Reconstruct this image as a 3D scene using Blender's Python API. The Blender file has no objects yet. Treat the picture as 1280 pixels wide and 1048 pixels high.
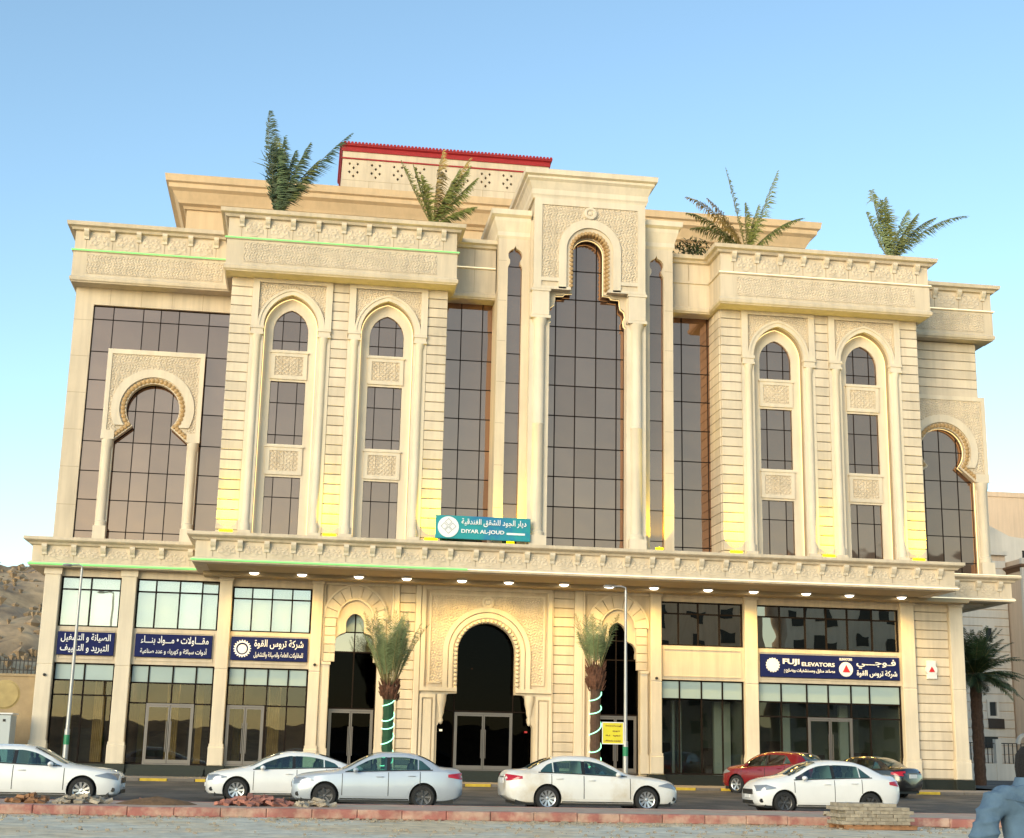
import bpy, bmesh, math, random
from mathutils import Vector, Matrix, geometry
rnd = random.Random(7)
sc = bpy.context.scene
C = bpy.context.collection
PI = math.pi
R_ = math.radians

# ------------------------------------------------------------------ camera, sky, sun, exposure
cam = bpy.data.cameras.new('camera')
cam.sensor_width = 36.0
cam.lens = 49.887
cam.clip_end = 3000
co = bpy.data.objects.new('camera', cam); C.objects.link(co)
sc.camera = co
PIT, ROL, YAW = 0.23146384, -0.02077299, 0.14459314
fw = Vector((math.sin(YAW)*math.cos(PIT), math.cos(YAW)*math.cos(PIT), math.sin(PIT)))
r0 = Vector((math.cos(YAW), -math.sin(YAW), 0)); d0 = fw.cross(r0)
cr, sr = math.cos(ROL), math.sin(ROL)
rt = cr*r0 + sr*d0; dn = -sr*r0 + cr*d0
mw = Matrix(((rt.x, -dn.x, -fw.x, -11.504), (rt.y, -dn.y, -fw.y, -60.0), (rt.z, -dn.z, -fw.z, 1.5), (0, 0, 0, 1)))
co.matrix_world = mw

SUN_EL, SUN_AZ = R_(11.0), R_(217.0)      # azimuth clockwise from +Y (facade normal points to -Y)
w = bpy.data.worlds.new("World"); sc.world = w; w.use_nodes = True
nt = w.node_tree
bg = nt.nodes['Background']
sky = nt.nodes.new('ShaderNodeTexSky'); sky.sky_type = 'NISHITA'; sky.sun_disc = False
sky.sun_elevation = SUN_EL; sky.sun_rotation = SUN_AZ
sky.air_density = 1.0; sky.dust_density = 0.6; sky.ozone_density = 1.6; sky.altitude = 300
tint = nt.nodes.new('ShaderNodeMix'); tint.data_type = 'RGBA'; tint.blend_type = 'MULTIPLY'; tint.inputs[0].default_value = 1.0
tint.inputs[7].default_value = (1.0, 1.035, .99, 1)
nt.links.new(sky.outputs[0], tint.inputs[6]); nt.links.new(tint.outputs[2], bg.inputs[0])
bg.inputs[1].default_value = 0.15
sl = bpy.data.lights.new('sun', 'SUN'); sl.energy = 1.6; sl.angle = R_(38); sl.color = (1.0, 0.86, 0.60)
so = bpy.data.objects.new('sun', sl); C.objects.link(so)
sdir = Vector((math.sin(SUN_AZ)*math.cos(SUN_EL), math.cos(SUN_AZ)*math.cos(SUN_EL), math.sin(SUN_EL)))
so.rotation_euler = sdir.to_track_quat('Z', 'Y').to_euler()
so.location = (-30, -60, 40)
sc.view_settings.view_transform = 'Standard'
sc.view_settings.look = 'None'
sc.view_settings.gamma = 1.0
sc.view_settings.use_curve_mapping = False
sc.view_settings.exposure = 1.1

# ------------------------------------------------------------------ helpers
def tag(o, label=None, cat=None, group=None, kind=None):
    if label: o['label'] = label
    if cat: o['category'] = cat
    if group: o['group'] = group
    if kind: o['kind'] = kind
    return o

def empty(name, loc=(0, 0, 0), rz=0.0, label=None, cat=None, group=None):
    o = bpy.data.objects.new(name, None); C.objects.link(o)
    o.location = loc; o.rotation_euler = (0, 0, rz); o.empty_display_size = 0.3
    return tag(o, label, cat, group)

def link(name, mesh, parent=None, loc=(0, 0, 0), rot=(0, 0, 0), scale=None, label=None):
    o = bpy.data.objects.new(name, mesh); C.objects.link(o)
    if parent: o.parent = parent
    o.location = loc; o.rotation_euler = rot
    if scale: o.scale = scale
    if label: o['label'] = label
    return o

def copy_tree(o, parent=None):
    c = o.copy(); C.objects.link(c); c.parent = parent
    for ch in list(o.children): copy_tree(ch, c)
    return c

class MB:
    def __init__(s): s.v = []; s.f = []; s.m = []; s.cm = 0
    def add(s, vs, fs):
        b = len(s.v); s.v.extend(vs)
        for f in fs: s.f.append(tuple(b+i for i in f)); s.m.append(s.cm)
        return s
    def box(s, x0, x1, y0, y1, z0, z1):
        return s.add([(x0,y0,z0),(x1,y0,z0),(x1,y1,z0),(x0,y1,z0),(x0,y0,z1),(x1,y0,z1),(x1,y1,z1),(x0,y1,z1)],
                     [(0,3,2,1),(4,5,6,7),(0,1,5,4),(1,2,6,5),(2,3,7,6),(3,0,4,7)])
    def cbox(s, cx, cy, cz, sx, sy, sz): return s.box(cx-sx/2, cx+sx/2, cy-sy/2, cy+sy/2, cz-sz/2, cz+sz/2)
    def bevbox(s, x0, x1, y0, y1, z0, z1, b=0.02):
        # box whose front (low y) edges are chamfered
        vs = [(x0,y0+b,z0),(x1,y0+b,z0),(x1,y1,z0),(x0,y1,z0),(x0,y0+b,z1),(x1,y0+b,z1),(x1,y1,z1),(x0,y1,z1),
              (x0+b,y0,z0+b),(x1-b,y0,z0+b),(x1-b,y0,z1-b),(x0+b,y0,z1-b)]
        return s.add(vs, [(0,3,2,1),(4,5,6,7),(1,2,6,5),(2,3,7,6),(3,0,4,7),(8,9,10,11),(0,1,9,8),(1,5,10,9),(5,4,11,10),(4,0,8,11)])
    def prism(s, outer, holes, y0, y1):
        loops = [outer]+list(holes)
        tris = geometry.tessellate_polygon([[Vector((p[0], p[1], 0)) for p in l] for l in loops])
        pts = [p for l in loops for p in l]; n = len(pts)
        vs = [(p[0], y0, p[1]) for p in pts]+[(p[0], y1, p[1]) for p in pts]
        fs = [tuple(t) for t in tris]+[tuple(n+i for i in reversed(t)) for t in tris]
        b = 0
        for l in loops:
            k = len(l)
            for i in range(k):
                j = (i+1) % k
                fs.append((b+i, b+j, n+b+j, n+b+i))
            b += k
        return s.add(vs, fs)
    def band(s, A, B, y0, y1):
        n = len(A)
        vs = [(p[0], y0, p[1]) for p in A]+[(p[0], y0, p[1]) for p in B]+[(p[0], y1, p[1]) for p in A]+[(p[0], y1, p[1]) for p in B]
        fs = []
        for i in range(n-1):
            fs += [(i, i+1, n+i+1, n+i), (2*n+i, 3*n+i, 3*n+i+1, 2*n+i+1), (i, 2*n+i, 2*n+i+1, i+1), (n+i, n+i+1, 3*n+i+1, 3*n+i)]
        fs += [(0, n, 3*n, 2*n), (n-1, 3*n-1, 4*n-1, 2*n-1)]
        return s.add(vs, fs)
    def tube(s, path, r, n=6, closed=False):
        P = [Vector(p) for p in path]; k = len(P); vs = []; fs = []
        up = Vector((0, 0, 1)); prev = None
        for i, p in enumerate(P):
            a = P[i-1] if (i > 0 or closed) else p
            b = P[(i+1) % k] if (i < k-1 or closed) else p
            t = (b-a).normalized() if (b-a).length > 1e-9 else Vector((0, 0, 1))
            if prev is None:
                u = t.cross(up)
                if u.length < 1e-3: u = t.cross(Vector((0, 1, 0)))
            else:
                u = prev-t*prev.dot(t)
            u.normalize(); prev = u; v = t.cross(u)
            ri = r[i] if isinstance(r, (list, tuple)) else r
            for j in range(n):
                an = 2*PI*j/n
                vs.append(tuple(p+(u*math.cos(an)+v*math.sin(an))*ri))
        m = k if closed else k-1
        for i in range(m):
            for j in range(n):
                a = i*n+j; b = i*n+(j+1) % n; c = ((i+1) % k)*n+(j+1) % n; d = ((i+1) % k)*n+j
                fs.append((a, b, c, d))
        if not closed:
            fs.append(tuple(range(n))[::-1]); fs.append(tuple((k-1)*n+j for j in range(n)))
        return s.add(vs, fs)
    def lathe(s, cx, cy, prof, n=16, axis='z', a0=0, a1=2*PI):
        full = abs(a1-a0-2*PI) < 1e-6; m = n if full else n+1; vs = []; fs = []
        for (r, z) in prof:
            for j in range(m):
                an = a0+(a1-a0)*j/n; x = r*math.cos(an); y = r*math.sin(an)
                if axis == 'z': vs.append((cx+x, cy+y, z))
                elif axis == 'y': vs.append((cx+x, z, cy+y))
                else: vs.append((z, cx+x, cy+y))
        k = len(prof)
        for i in range(k-1):
            for j in range(n):
                j2 = (j+1) % m
                fs.append((i*m+j, i*m+j2, (i+1)*m+j2, (i+1)*m+j))
        return s.add(vs, fs)
    def sweep(s, path, prof):
        # path (x,y) plan polyline, prof closed polygon of (outward, z)
        P = [Vector((p[0], p[1])) for p in path]; k = len(P); m = len(prof); vs = []; fs = []
        def nrm(a, b): d = (b-a).normalized(); return Vector((d.y, -d.x))
        for i in range(k):
            if i == 0: o = nrm(P[0], P[1])
            elif i == k-1: o = nrm(P[-2], P[-1])
            else:
                n1 = nrm(P[i-1], P[i]); n2 = nrm(P[i], P[i+1]); b = (n1+n2).normalized(); o = b/max(0.2, b.dot(n1))
            for d, z in prof: vs.append((P[i].x+o.x*d, P[i].y+o.y*d, z))
        for i in range(k-1):
            for j in range(m):
                j2 = (j+1) % m
                fs.append((i*m+j, i*m+j2, (i+1)*m+j2, (i+1)*m+j))
        fs.append(tuple(range(m))); fs.append(tuple((k-1)*m+j for j in range(m))[::-1])
        return s.add(vs, fs)
    def relief(s, x0, x1, z0, z1, y, fn, amp=0.04, res=0.035, mask=None):
        nx = max(2, int((x1-x0)/res)); nz = max(2, int((z1-z0)/res)); idx = {}; vs = []; fs = []
        def vert(i, j):
            if (i, j) not in idx:
                x = x0+(x1-x0)*i/nx; z = z0+(z1-z0)*j/nz
                idx[(i, j)] = len(vs); vs.append((x, y-amp*fn(x, z), z))
            return idx[(i, j)]
        for i in range(nx):
            for j in range(nz):
                xc = x0+(x1-x0)*(i+.5)/nx; zc = z0+(z1-z0)*(j+.5)/nz
                if mask and not mask(xc, zc): continue
                fs.append((vert(i, j), vert(i+1, j), vert(i+1, j+1), vert(i, j+1)))
        return s.add(vs, fs)
    def mesh(s, name, mats, smooth=None, recalc=False):
        m = bpy.data.meshes.new(name); m.from_pydata(s.v, [], s.f)
        if not isinstance(mats, (list, tuple)): mats = [mats]
        for a in mats: m.materials.append(a)
        if len(mats) > 1: m.polygons.foreach_set('material_index', s.m)
        if recalc:
            b = bmesh.new(); b.from_mesh(m); bmesh.ops.recalc_face_normals(b, faces=b.faces); b.to_mesh(m); b.free()
        if smooth:
            m.polygons.foreach_set('use_smooth', [True]*len(m.polygons))
            m.set_sharp_from_angle(angle=R_(smooth))
        m.update()
        return m
    def build(s, name, mats, parent=None, loc=(0, 0, 0), rot=(0, 0, 0), smooth=None, recalc=False, label=None):
        return link(name, s.mesh(name, mats, smooth, recalc), parent, loc, rot, None, label)

def arch(cx, h, zs, rise, n=10):
    """points from left spring over the apex to right spring; pointed if rise > h"""
    pts = []
    if rise <= h+1e-6:
        for i in range(2*n+1):
            a = PI-PI*i/(2*n); pts.append((cx+h*math.cos(a), zs+rise*math.sin(a)))
        return pts
    Rr = (h*h+rise*rise)/(2*h); a1 = math.asin(rise/Rr)
    L = [(cx-h+Rr-Rr*math.cos(a1*i/n), zs+Rr*math.sin(a1*i/n)) for i in range(n+1)]
    return L+[(2*cx-x, z) for x, z in reversed(L[:-1])]

def in_poly(x, z, P):
    c = False; j = len(P)-1
    for i in range(len(P)):
        xi, zi = P[i]; xj, zj = P[j]
        if (zi > z) != (zj > z) and x < (xj-xi)*(z-zi)/(zj-zi)+xi: c = not c
        j = i
    return c

# ------------------------------------------------------------------ materials
def newmat(name):
    m = bpy.data.materials.new(name); m.use_nodes = True
    return m, m.node_tree, m.node_tree.nodes['Principled BSDF']

def mat(name, col, rough=0.6, metal=0.0, var=0.12, scale=1.2, bump=0.0, bscale=30.0, rand=0.0, streak=0.0,
        col2=None, c2scale=2.0, c2lo=.45, c2hi=.6, spec=None, coat=0.0, emit=None, estr=0.0):
    m, t, p = newmat(name); N = t.nodes; L = t.links
    p.inputs['Roughness'].default_value = rough; p.inputs['Metallic'].default_value = metal
    if spec is not None: p.inputs['Specular IOR Level'].default_value = spec
    if coat: p.inputs['Coat Weight'].default_value = coat; p.inputs['Coat Roughness'].default_value = 0.04
    geo = N.new('ShaderNodeNewGeometry')
    src = None
    def rgb(c):
        n = N.new('ShaderNodeRGB'); n.outputs[0].default_value = (*c, 1); return n.outputs[0]
    src = rgb(col)
    def noise(sc_, detail=4, stretch=None, rough_=.6):
        n = N.new('ShaderNodeTexNoise'); n.inputs['Scale'].default_value = sc_; n.inputs['Detail'].default_value = detail; n.inputs['Roughness'].default_value = rough_
        if stretch:
            mp = N.new('ShaderNodeMapping'); mp.inputs['Scale'].default_value = stretch
            L.new(geo.outputs['Position'], mp.inputs[0]); L.new(mp.outputs[0], n.inputs['Vector'])
        else: L.new(geo.outputs['Position'], n.inputs['Vector'])
        return n.outputs['Fac']
    def mrange(s_, a, b, lo=0.3, hi=0.7):
        n = N.new('ShaderNodeMapRange'); n.inputs['From Min'].default_value = lo; n.inputs['From Max'].default_value = hi
        n.inputs['To Min'].default_value = a; n.inputs['To Max'].default_value = b; L.new(s_, n.inputs[0]); return n.outputs[0]
    if col2:
        mx = N.new('ShaderNodeMix'); mx.data_type = 'RGBA'
        L.new(mrange(noise(c2scale, 6), 0, 1, c2lo, c2hi), mx.inputs[0]); L.new(src, mx.inputs[6]); L.new(rgb(col2), mx.inputs[7]); src = mx.outputs[2]
    def mul(s_, f):
        n = N.new('ShaderNodeMix'); n.data_type = 'RGBA'; n.blend_type = 'MULTIPLY'; n.inputs[0].default_value = 1
        L.new(s_, n.inputs[6]); L.new(f, n.inputs[7]); return n.outputs[2]
    if var: src = mul(src, mrange(noise(scale), 1-var, 1+var*.6))
    if streak: src = mul(src, mrange(noise(1.0, 5, (3.0, 3.0, .25)), 1-streak, 1.0, .35, .6))
    if rand:
        oi = N.new('ShaderNodeObjectInfo'); src = mul(src, mrange(oi.outputs['Random'], 1-rand, 1+rand, 0, 1))
    L.new(src, p.inputs['Base Color'])
    if bump:
        b = N.new('ShaderNodeBump'); b.inputs['Strength'].default_value = bump; b.inputs['Distance'].default_value = 0.02
        L.new(noise(bscale, 5), b.inputs['Height']); L.new(b.outputs[0], p.inputs['Normal'])
    if emit:
        p.inputs['Emission Color'].default_value = (*emit, 1); p.inputs['Emission Strength'].default_value = estr
    return m

def emis(name, col, s):
    m, t, p = newmat(name); p.inputs['Base Color'].default_value = (*[min(1, c) for c in col], 1)
    p.inputs['Emission Color'].default_value = (*col, 1); p.inputs['Emission Strength'].default_value = s
    return m

def glass(name, tint, trans, refl_lo=.06, refl_hi=.9, rough=.01, wav=0.004, reflcol=(1, 1, 1), base=None, vary=.12):
    """architectural glass: see-through tinted body with a Fresnel-like reflection"""
    m = bpy.data.materials.new(name); m.use_nodes = True; t = m.node_tree; N = t.nodes; L = t.links
    N.remove(N['Principled BSDF']); out = N['Material Output']
    tr = N.new('ShaderNodeBsdfTransparent'); tr.inputs[0].default_value = (*tint, 1)
    df = N.new('ShaderNodeBsdfDiffuse'); df.inputs[0].default_value = (*(base or tint), 1)
    mb = N.new('ShaderNodeMixShader'); mb.inputs[0].default_value = trans; L.new(df.outputs[0], mb.inputs[1]); L.new(tr.outputs[0], mb.inputs[2])
    gl = N.new('ShaderNodeBsdfGlossy'); gl.inputs['Roughness'].default_value = rough; gl.inputs[0].default_value = (*reflcol, 1)
    if vary:
        oi2 = N.new('ShaderNodeObjectInfo'); r2_ = N.new('ShaderNodeMapRange'); r2_.inputs['To Min'].default_value = 1-vary; r2_.inputs['To Max'].default_value = 1+vary*.6
        L.new(oi2.outputs['Random'], r2_.inputs[0]); m2_ = N.new('ShaderNodeMix'); m2_.data_type = 'RGBA'; m2_.blend_type = 'MULTIPLY'; m2_.inputs[0].default_value = 1
        m2_.inputs[6].default_value = (*reflcol, 1); L.new(r2_.outputs[0], m2_.inputs[7]); L.new(m2_.outputs[2], gl.inputs[0])
    lw = N.new('ShaderNodeLayerWeight'); lw.inputs[0].default_value = .25
    mr = N.new('ShaderNodeMapRange'); mr.inputs['To Min'].default_value = refl_lo; mr.inputs['To Max'].default_value = refl_hi
    L.new(lw.outputs['Fresnel'], mr.inputs[0])
    mx = N.new('ShaderNodeMixShader'); L.new(mr.outputs[0], mx.inputs[0]); L.new(mb.outputs[0], mx.inputs[1]); L.new(gl.outputs[0], mx.inputs[2])
    if wav:
        geo = N.new('ShaderNodeNewGeometry'); n = N.new('ShaderNodeTexNoise'); n.inputs['Scale'].default_value = .9; n.inputs['Detail'].default_value = 1
        oi = N.new('ShaderNodeObjectInfo'); ad = N.new('ShaderNodeVectorMath'); ad.operation = 'ADD'
        L.new(geo.outputs['Position'], ad.inputs[0]); L.new(oi.outputs['Random'], ad.inputs[1]); L.new(ad.outputs[0], n.inputs['Vector'])
        b = N.new('ShaderNodeBump'); b.inputs['Strength'].default_value = 1; b.inputs['Distance'].default_value = wav
        L.new(n.outputs['Fac'], b.inputs['Height']); L.new(b.outputs[0], gl.inputs['Normal'])
    L.new(mx.outputs[0], out.inputs[0])
    return m

M = {}
M['stone'] = mat('cream_stone', (.63, .53, .395), .75, var=.1, scale=.5, bump=.15, bscale=25, rand=.035, streak=.16)
M['course'] = mat('cream_stone_course', (.65, .555, .425), .75, var=.1, scale=.9, bump=.2, bscale=20, rand=.09, streak=.14)
M['joint'] = mat('stone_joint', (.36, .28, .19), .9, var=.1)
M['trim'] = mat('pale_stone_trim', (.69, .60, .465), .7, var=.07, scale=.8, bump=.1, bscale=30, rand=.03, streak=.12)
M['carved'] = mat('carved_stone', (.61, .515, .39), .8, var=.12, scale=2, bump=.3, bscale=35, rand=.03, streak=.08)
M['gold'] = mat('warm_lit_scallop', (.42, .27, .12), .55, var=.1, scale=4, bump=.1)  # warm LED light on the scallops put into the gold-brown colour
M['pent'] = mat('warm_lit_ochre', (.64, .47, .29), .85, var=.08, scale=.4, bump=.1, streak=.1)  # ochre, with the warm light on the penthouse put into its orange
M['red'] = mat('red_tile', (.30, .008, .012), .65, var=.15, scale=3, rand=.08)
M['bronze'] = glass('bronze_mirror_glass', (.05, .035, .025), 0.0, .44, .9, .03, .008, (.655, .40, .28), (.06, .04, .03))
M['mull'] = mat('dark_aluminium', (.014, .009, .007), .7, 0, var=0, spec=.1)
M['alum'] = mat('grey_aluminium', (.20, .18, .165), .4, .6, var=.05)
M['clear'] = glass('shopfront_glass', (.80, .80, .76), 1.0, .025, .6, .0, .003)
M['clear_r'] = glass('reflective_glass', (.30, .32, .30), 1.0, .34, .9, .0, .0025, (1, .85, .7))
M['clear_u'] = glass('pale_reflecting_glass', (.85, .87, .84), 1.0, .20, .9, .0, .004)
M['clear_d'] = glass('dark_entrance_glass', (.14, .10, .10), 1.0, .0015, .12, .0, .003)
M['frost'] = mat('frosted_panel', (.34, .43, .42), .35, var=.05, scale=1, rand=.04)
M['pale_back'] = mat('white_back_panel', (.80, .82, .80), .6, var=.04, scale=1, rand=.05, emit=(.9, .88, .8), estr=.0)
M['granite'] = mat('black_granite', (.02, .024, .02), .25, var=.3, scale=40)
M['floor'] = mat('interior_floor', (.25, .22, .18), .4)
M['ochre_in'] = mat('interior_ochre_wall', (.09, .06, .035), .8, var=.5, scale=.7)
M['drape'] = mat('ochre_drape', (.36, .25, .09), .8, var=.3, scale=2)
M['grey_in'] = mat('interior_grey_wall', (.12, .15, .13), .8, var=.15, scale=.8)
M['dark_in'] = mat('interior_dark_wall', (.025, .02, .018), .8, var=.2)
M['furn'] = mat('dark_furniture', (.04, .025, .018), .5, var=.2, rand=.3)
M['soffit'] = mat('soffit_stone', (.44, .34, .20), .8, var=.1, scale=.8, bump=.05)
M['led_g'] = emis('green_led', (.25, .80, .22), .30)
M['led_w'] = emis('warm_led', (1.0, .74, .32), .8)
M['pool_glow'] = emis('yellow_pool_glow', (1.0, .80, .0), 1.1)  # glow of the bars added to yellow the strip feet
M['led_c'] = emis('cream_led', (1.0, .90, .62), .42)
M['led_m'] = emis('mint_led', (.35, 1.0, .62), .9)
M['bulb'] = emis('lamp_disc', (1.0, .93, .75), 3.0)
M['black'] = mat('black_plastic', (.012, .012, .012), .5, var=0)
M['asphalt'] = mat('asphalt', (.075, .07, .064), .9, var=.3, scale=.9, bump=.6, bscale=60, col2=(.16, .135, .105), c2scale=.45, c2lo=.45, c2hi=.68)
M['sand'] = mat('dusty_ground', (.74, .58, .37), .95, var=.35, scale=2.2, bump=1.0, bscale=7, col2=(.70, .64, .50), c2scale=.28, c2lo=.42, c2hi=.56)
M['terrain'] = mat('rocky_hill_ground', (.52, .36, .20), .95, var=.45, scale=.35, bump=1.0, bscale=1.2, col2=(.22, .16, .11), c2scale=.14, c2lo=.45, c2hi=.62)
M['paving'] = mat('pavement_paving', (.30, .26, .22), .9, var=.2, scale=1, bump=.3)
M['medtop'] = mat('pinkish_paving', (.52, .33, .25), .95, var=.2, scale=2, bump=.5, bscale=15, col2=(.46, .38, .28), c2scale=.8, c2lo=.4, c2hi=.6)
M['redkerb'] = mat('worn_red_kerb', (.36, .14, .115), .85, var=.25, scale=2.5, bump=.4, bscale=15, rand=.04, col2=(.50, .33, .25), c2scale=2.6, c2lo=.42, c2hi=.62)
M['yelkerb'] = mat('yellow_kerb_paint', (.62, .42, .04), .8, var=.25, scale=4, rand=.1)
M['blkkerb'] = mat('grey_kerb_concrete', (.16, .14, .12), .9, var=.2, scale=4, rand=.1)
M['steel'] = mat('galvanised_pole', (.42, .42, .42), .4, .5, var=.08)
M['white'] = mat('white_paint', (.75, .75, .74), .5, var=.04)
M['green'] = mat('green_band', (.02, .22, .10), .5, var=.1)
M['navy'] = mat('navy_sign', (.008, .014, .085), .6, var=.08, scale=3, spec=.15)
M['teal'] = mat('teal_sign', (.01, .27, .30), .35, var=.06, col2=(.01, .13, .36), c2scale=.7, c2lo=.5, c2hi=.7)
M['letter'] = mat('white_letter', (.82, .82, .82), .5, var=0)
M['redsign'] = mat('red_sign_print', (.55, .015, .02), .5, var=0)
M['yellow'] = mat('yellow_banner', (.72, .62, .03), .6, var=.1, scale=4)
M['ink'] = mat('brown_ink', (.22, .12, .02), .7, var=0)
M['rubber'] = mat('tyre_rubber', (.014, .014, .014), .75, var=0)
M['rim'] = mat('silver_alloy', (.62, .62, .64), .3, .8, var=0)
M['rim_d'] = mat('grey_steel_rim', (.10, .10, .105), .4, .6, var=0)
M['p_white'] = mat('white_car_paint', (.78, .78, .77), .25, var=.04, scale=2, coat=.8)
M['p_wdust'] = mat('dusty_white_car_paint', (.76, .75, .72), .3, var=.04, scale=2, coat=.6, col2=(.58, .50, .38), c2scale=1.1, c2lo=.5, c2hi=.75)
M['p_silver'] = mat('silver_blue_car_paint', (.50, .55, .61), .32, .25, var=.04, coat=.8)
M['p_red'] = mat('red_car_paint', (.20, .006, .010), .25, var=.04, coat=.8)
M['p_black'] = mat('black_car_paint', (.012, .011, .012), .2, var=0, coat=.8)
M['cglass'] = mat('car_window_glass', (.03, .075, .075), .05, var=.3, scale=2.5, coat=.5, spec=.9)
M['cside'] = glass('car_side_glass', (.42, .62, .58), 1.0, .10, .8, .0, .0)
M['seat'] = mat('car_seat', (.10, .11, .10), .8, var=.1)
M['hlight'] = mat('clear_headlight', (.30, .32, .34), .12, .4, var=.1, scale=12)
M['tlight'] = mat('red_taillight', (.45, .01, .02), .15, var=.1, coat=.5)
M['leaf_d'] = mat('dark_palm_leaf', (.05, .085, .03), .6, var=.35, scale=3, rand=.25)
M['leaf_g'] = mat('green_palm_leaf', (.15, .17, .035), .6, var=.35, scale=3, rand=.25)
M['leaf_s'] = mat('silvery_date_palm_leaf', (.18, .23, .10), .6, var=.3, scale=3, rand=.25)
M['leaf_y'] = mat('dry_palm_leaf', (.36, .25, .07), .7, var=.3, scale=3, rand=.2)
M['stem'] = mat('palm_rib', (.22, .18, .07), .6, var=.2)
M['trunk'] = mat('palm_trunk', (.10, .055, .035), .95, var=.3, scale=6, bump=1, bscale=12)
M['trunkg'] = mat('green_wrapped_trunk', (.015, .07, .03), .8, var=.3, scale=6, bump=.6, bscale=20)
M['fibre'] = mat('palm_fibre', (.13, .055, .03), .95, var=.4, scale=9, bump=1, bscale=25)
M['brick'] = mat('broken_red_paver', (.36, .15, .11), .9, var=.3, scale=6, bump=.5, rand=.3)
M['graybrick'] = mat('grey_paver', (.34, .29, .22), .9, var=.25, scale=8, bump=.5, rand=.16)
M['soil'] = mat('brown_soil', (.20, .11, .05), .95, var=.35, scale=6, bump=1, bscale=14)
M['wood'] = mat('pallet_wood', (.30, .15, .07), .8, var=.3, scale=6, rand=.2)
M['rock'] = mat('rubble_stone', (.40, .34, .26), .95, var=.3, scale=6, bump=.6, rand=.25)
M['hillrock'] = mat('brown_hill_rock', (.33, .24, .15), .95, var=.4, scale=.5, bump=.6)
M['wallst'] = mat('boundary_wall_stone', (.36, .27, .16), .9, var=.2, scale=1.5, bump=.4, bscale=12)
M['wallyel'] = mat('yellow_medallion', (.40, .31, .14), .8, var=.15, scale=3)
M['iron'] = mat('dark_iron', (.03, .025, .022), .6, .3, var=0)
M['greybox'] = mat('electrical_cabinet_paint', (.46, .50, .50), .5, var=.06)
M['peach'] = mat('peach_render', (.60, .46, .34), .85, var=.08, scale=.3, streak=.12)
M['grey_st'] = mat('grey_beige_cladding', (.62, .57, .50), .85, var=.1, scale=.3, bump=.1, rand=.04, streak=.1)
M['wing'] = mat('dark_window_glass', (.02, .022, .025), .3, var=.2, spec=.3)
M['browncap'] = mat('brown_cornice', (.14, .075, .04), .8, var=.1)
M['shirt'] = mat('blue_shirt_cloth', (.085, .145, .215), .9, var=.2, scale=8, bump=.7, bscale=10)
M['skin'] = mat('skin', (.28, .15, .09), .55, var=.05)
M['hair'] = mat('black_hair', (.010, .008, .008), .95, var=.2, scale=60, bump=.8, bscale=90)
M['trouser'] = mat('dark_trousers', (.03, .03, .04), .9, var=.1)
M['maroon'] = mat('maroon_paint', (.16, .02, .03), .5, var=.1)

# ------------------------------------------------------------------ ground, road, terrain
def hnoise(x, y, s, seed=0.0):
    return math.sin(x*s+1.7+seed)*math.cos(y*s*1.13-.6+seed*2)+.5*math.sin(x*s*2.3-y*s*1.9+2.1+seed)+.3*math.sin(x*s*4.7+y*s*4.1+seed)
def sstep(t): t = max(0., min(1., t)); return t*t*(3-2*t)
def terrain_h(x, y):
    h = -.06
    d = math.hypot(x+11.5, y+60)
    # hill on the left, rising behind the boundary wall
    wl = sstep((-x-22)/14.)*sstep((y-6)/25.)
    h += wl*(26*sstep((d-62)/165.)*(1+.07*hnoise(x, y, .045))+.9*hnoise(x, y, .25)*sstep((d-75)/40.)+.5*hnoise(x, y, .8)*sstep((d-75)/40.))
    # far hills right round the town
    far = sstep((d-230)/220.)
    h += far*(9+5*hnoise(x, y, .012, 3)+1.6*hnoise(x, y, .05, 1))*(1-wl)
    return h
mb = MB(); xs = []; v = -520.
def axis_pts(lo, hi, c0, c1, fine, coarse):
    out = []; v = lo
    while v < hi:
        out.append(v); v += fine if c0 <= v <= c1 else coarse
    out.append(hi); return out
X_ = axis_pts(-560, 560, -110, 40, 2.6, 16); Y_ = axis_pts(-560, 620, 4, 190, 2.6, 16)
for j, y in enumerate(Y_):
    for i, x in enumerate(X_): mb.v.append((x, y, terrain_h(x, y)))
nx = len(X_)
for j in range(len(Y_)-1):
    for i in range(nx-1): mb.f.append((j*nx+i, j*nx+i+1, (j+1)*nx+i+1, (j+1)*nx+i)); mb.m.append(0)
tag(mb.build('terrain', M['terrain'], smooth=60), 'rocky sunlit brown hillside rising behind the boundary wall at the left', 'hill', kind='structure')

bo = MB()
for i in range(5000):
    x = rnd.uniform(-85, -28); y = rnd.uniform(15, 190); z = terrain_h(x, y); r = rnd.uniform(.15, .5)*(1 if rnd.random() < .9 else 2.2)
    k = len(bo.v); q = [(rnd.uniform(.6, 1.2)*r) for _ in range(6)]
    bo.v += [(x-q[0], y, z+.1), (x, y-q[1], z+.15), (x+q[2], y, z+.1), (x, y+q[3], z+.1), (x+.2*r, y, z+q[4]*.8), (x, y, z-r)]
    bo.f += [(k, k+1, k+4), (k+1, k+2, k+4), (k+2, k+3, k+4), (k+3, k, k+4), (k+1, k, k+5), (k+2, k+1, k+5), (k+3, k+2, k+5), (k, k+3, k+5)]; bo.m += [0]*8
tag(bo.build('boulders', M['hillrock']), 'dark rocks strewn over the hillside at the left', 'boulders', kind='stuff')
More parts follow.
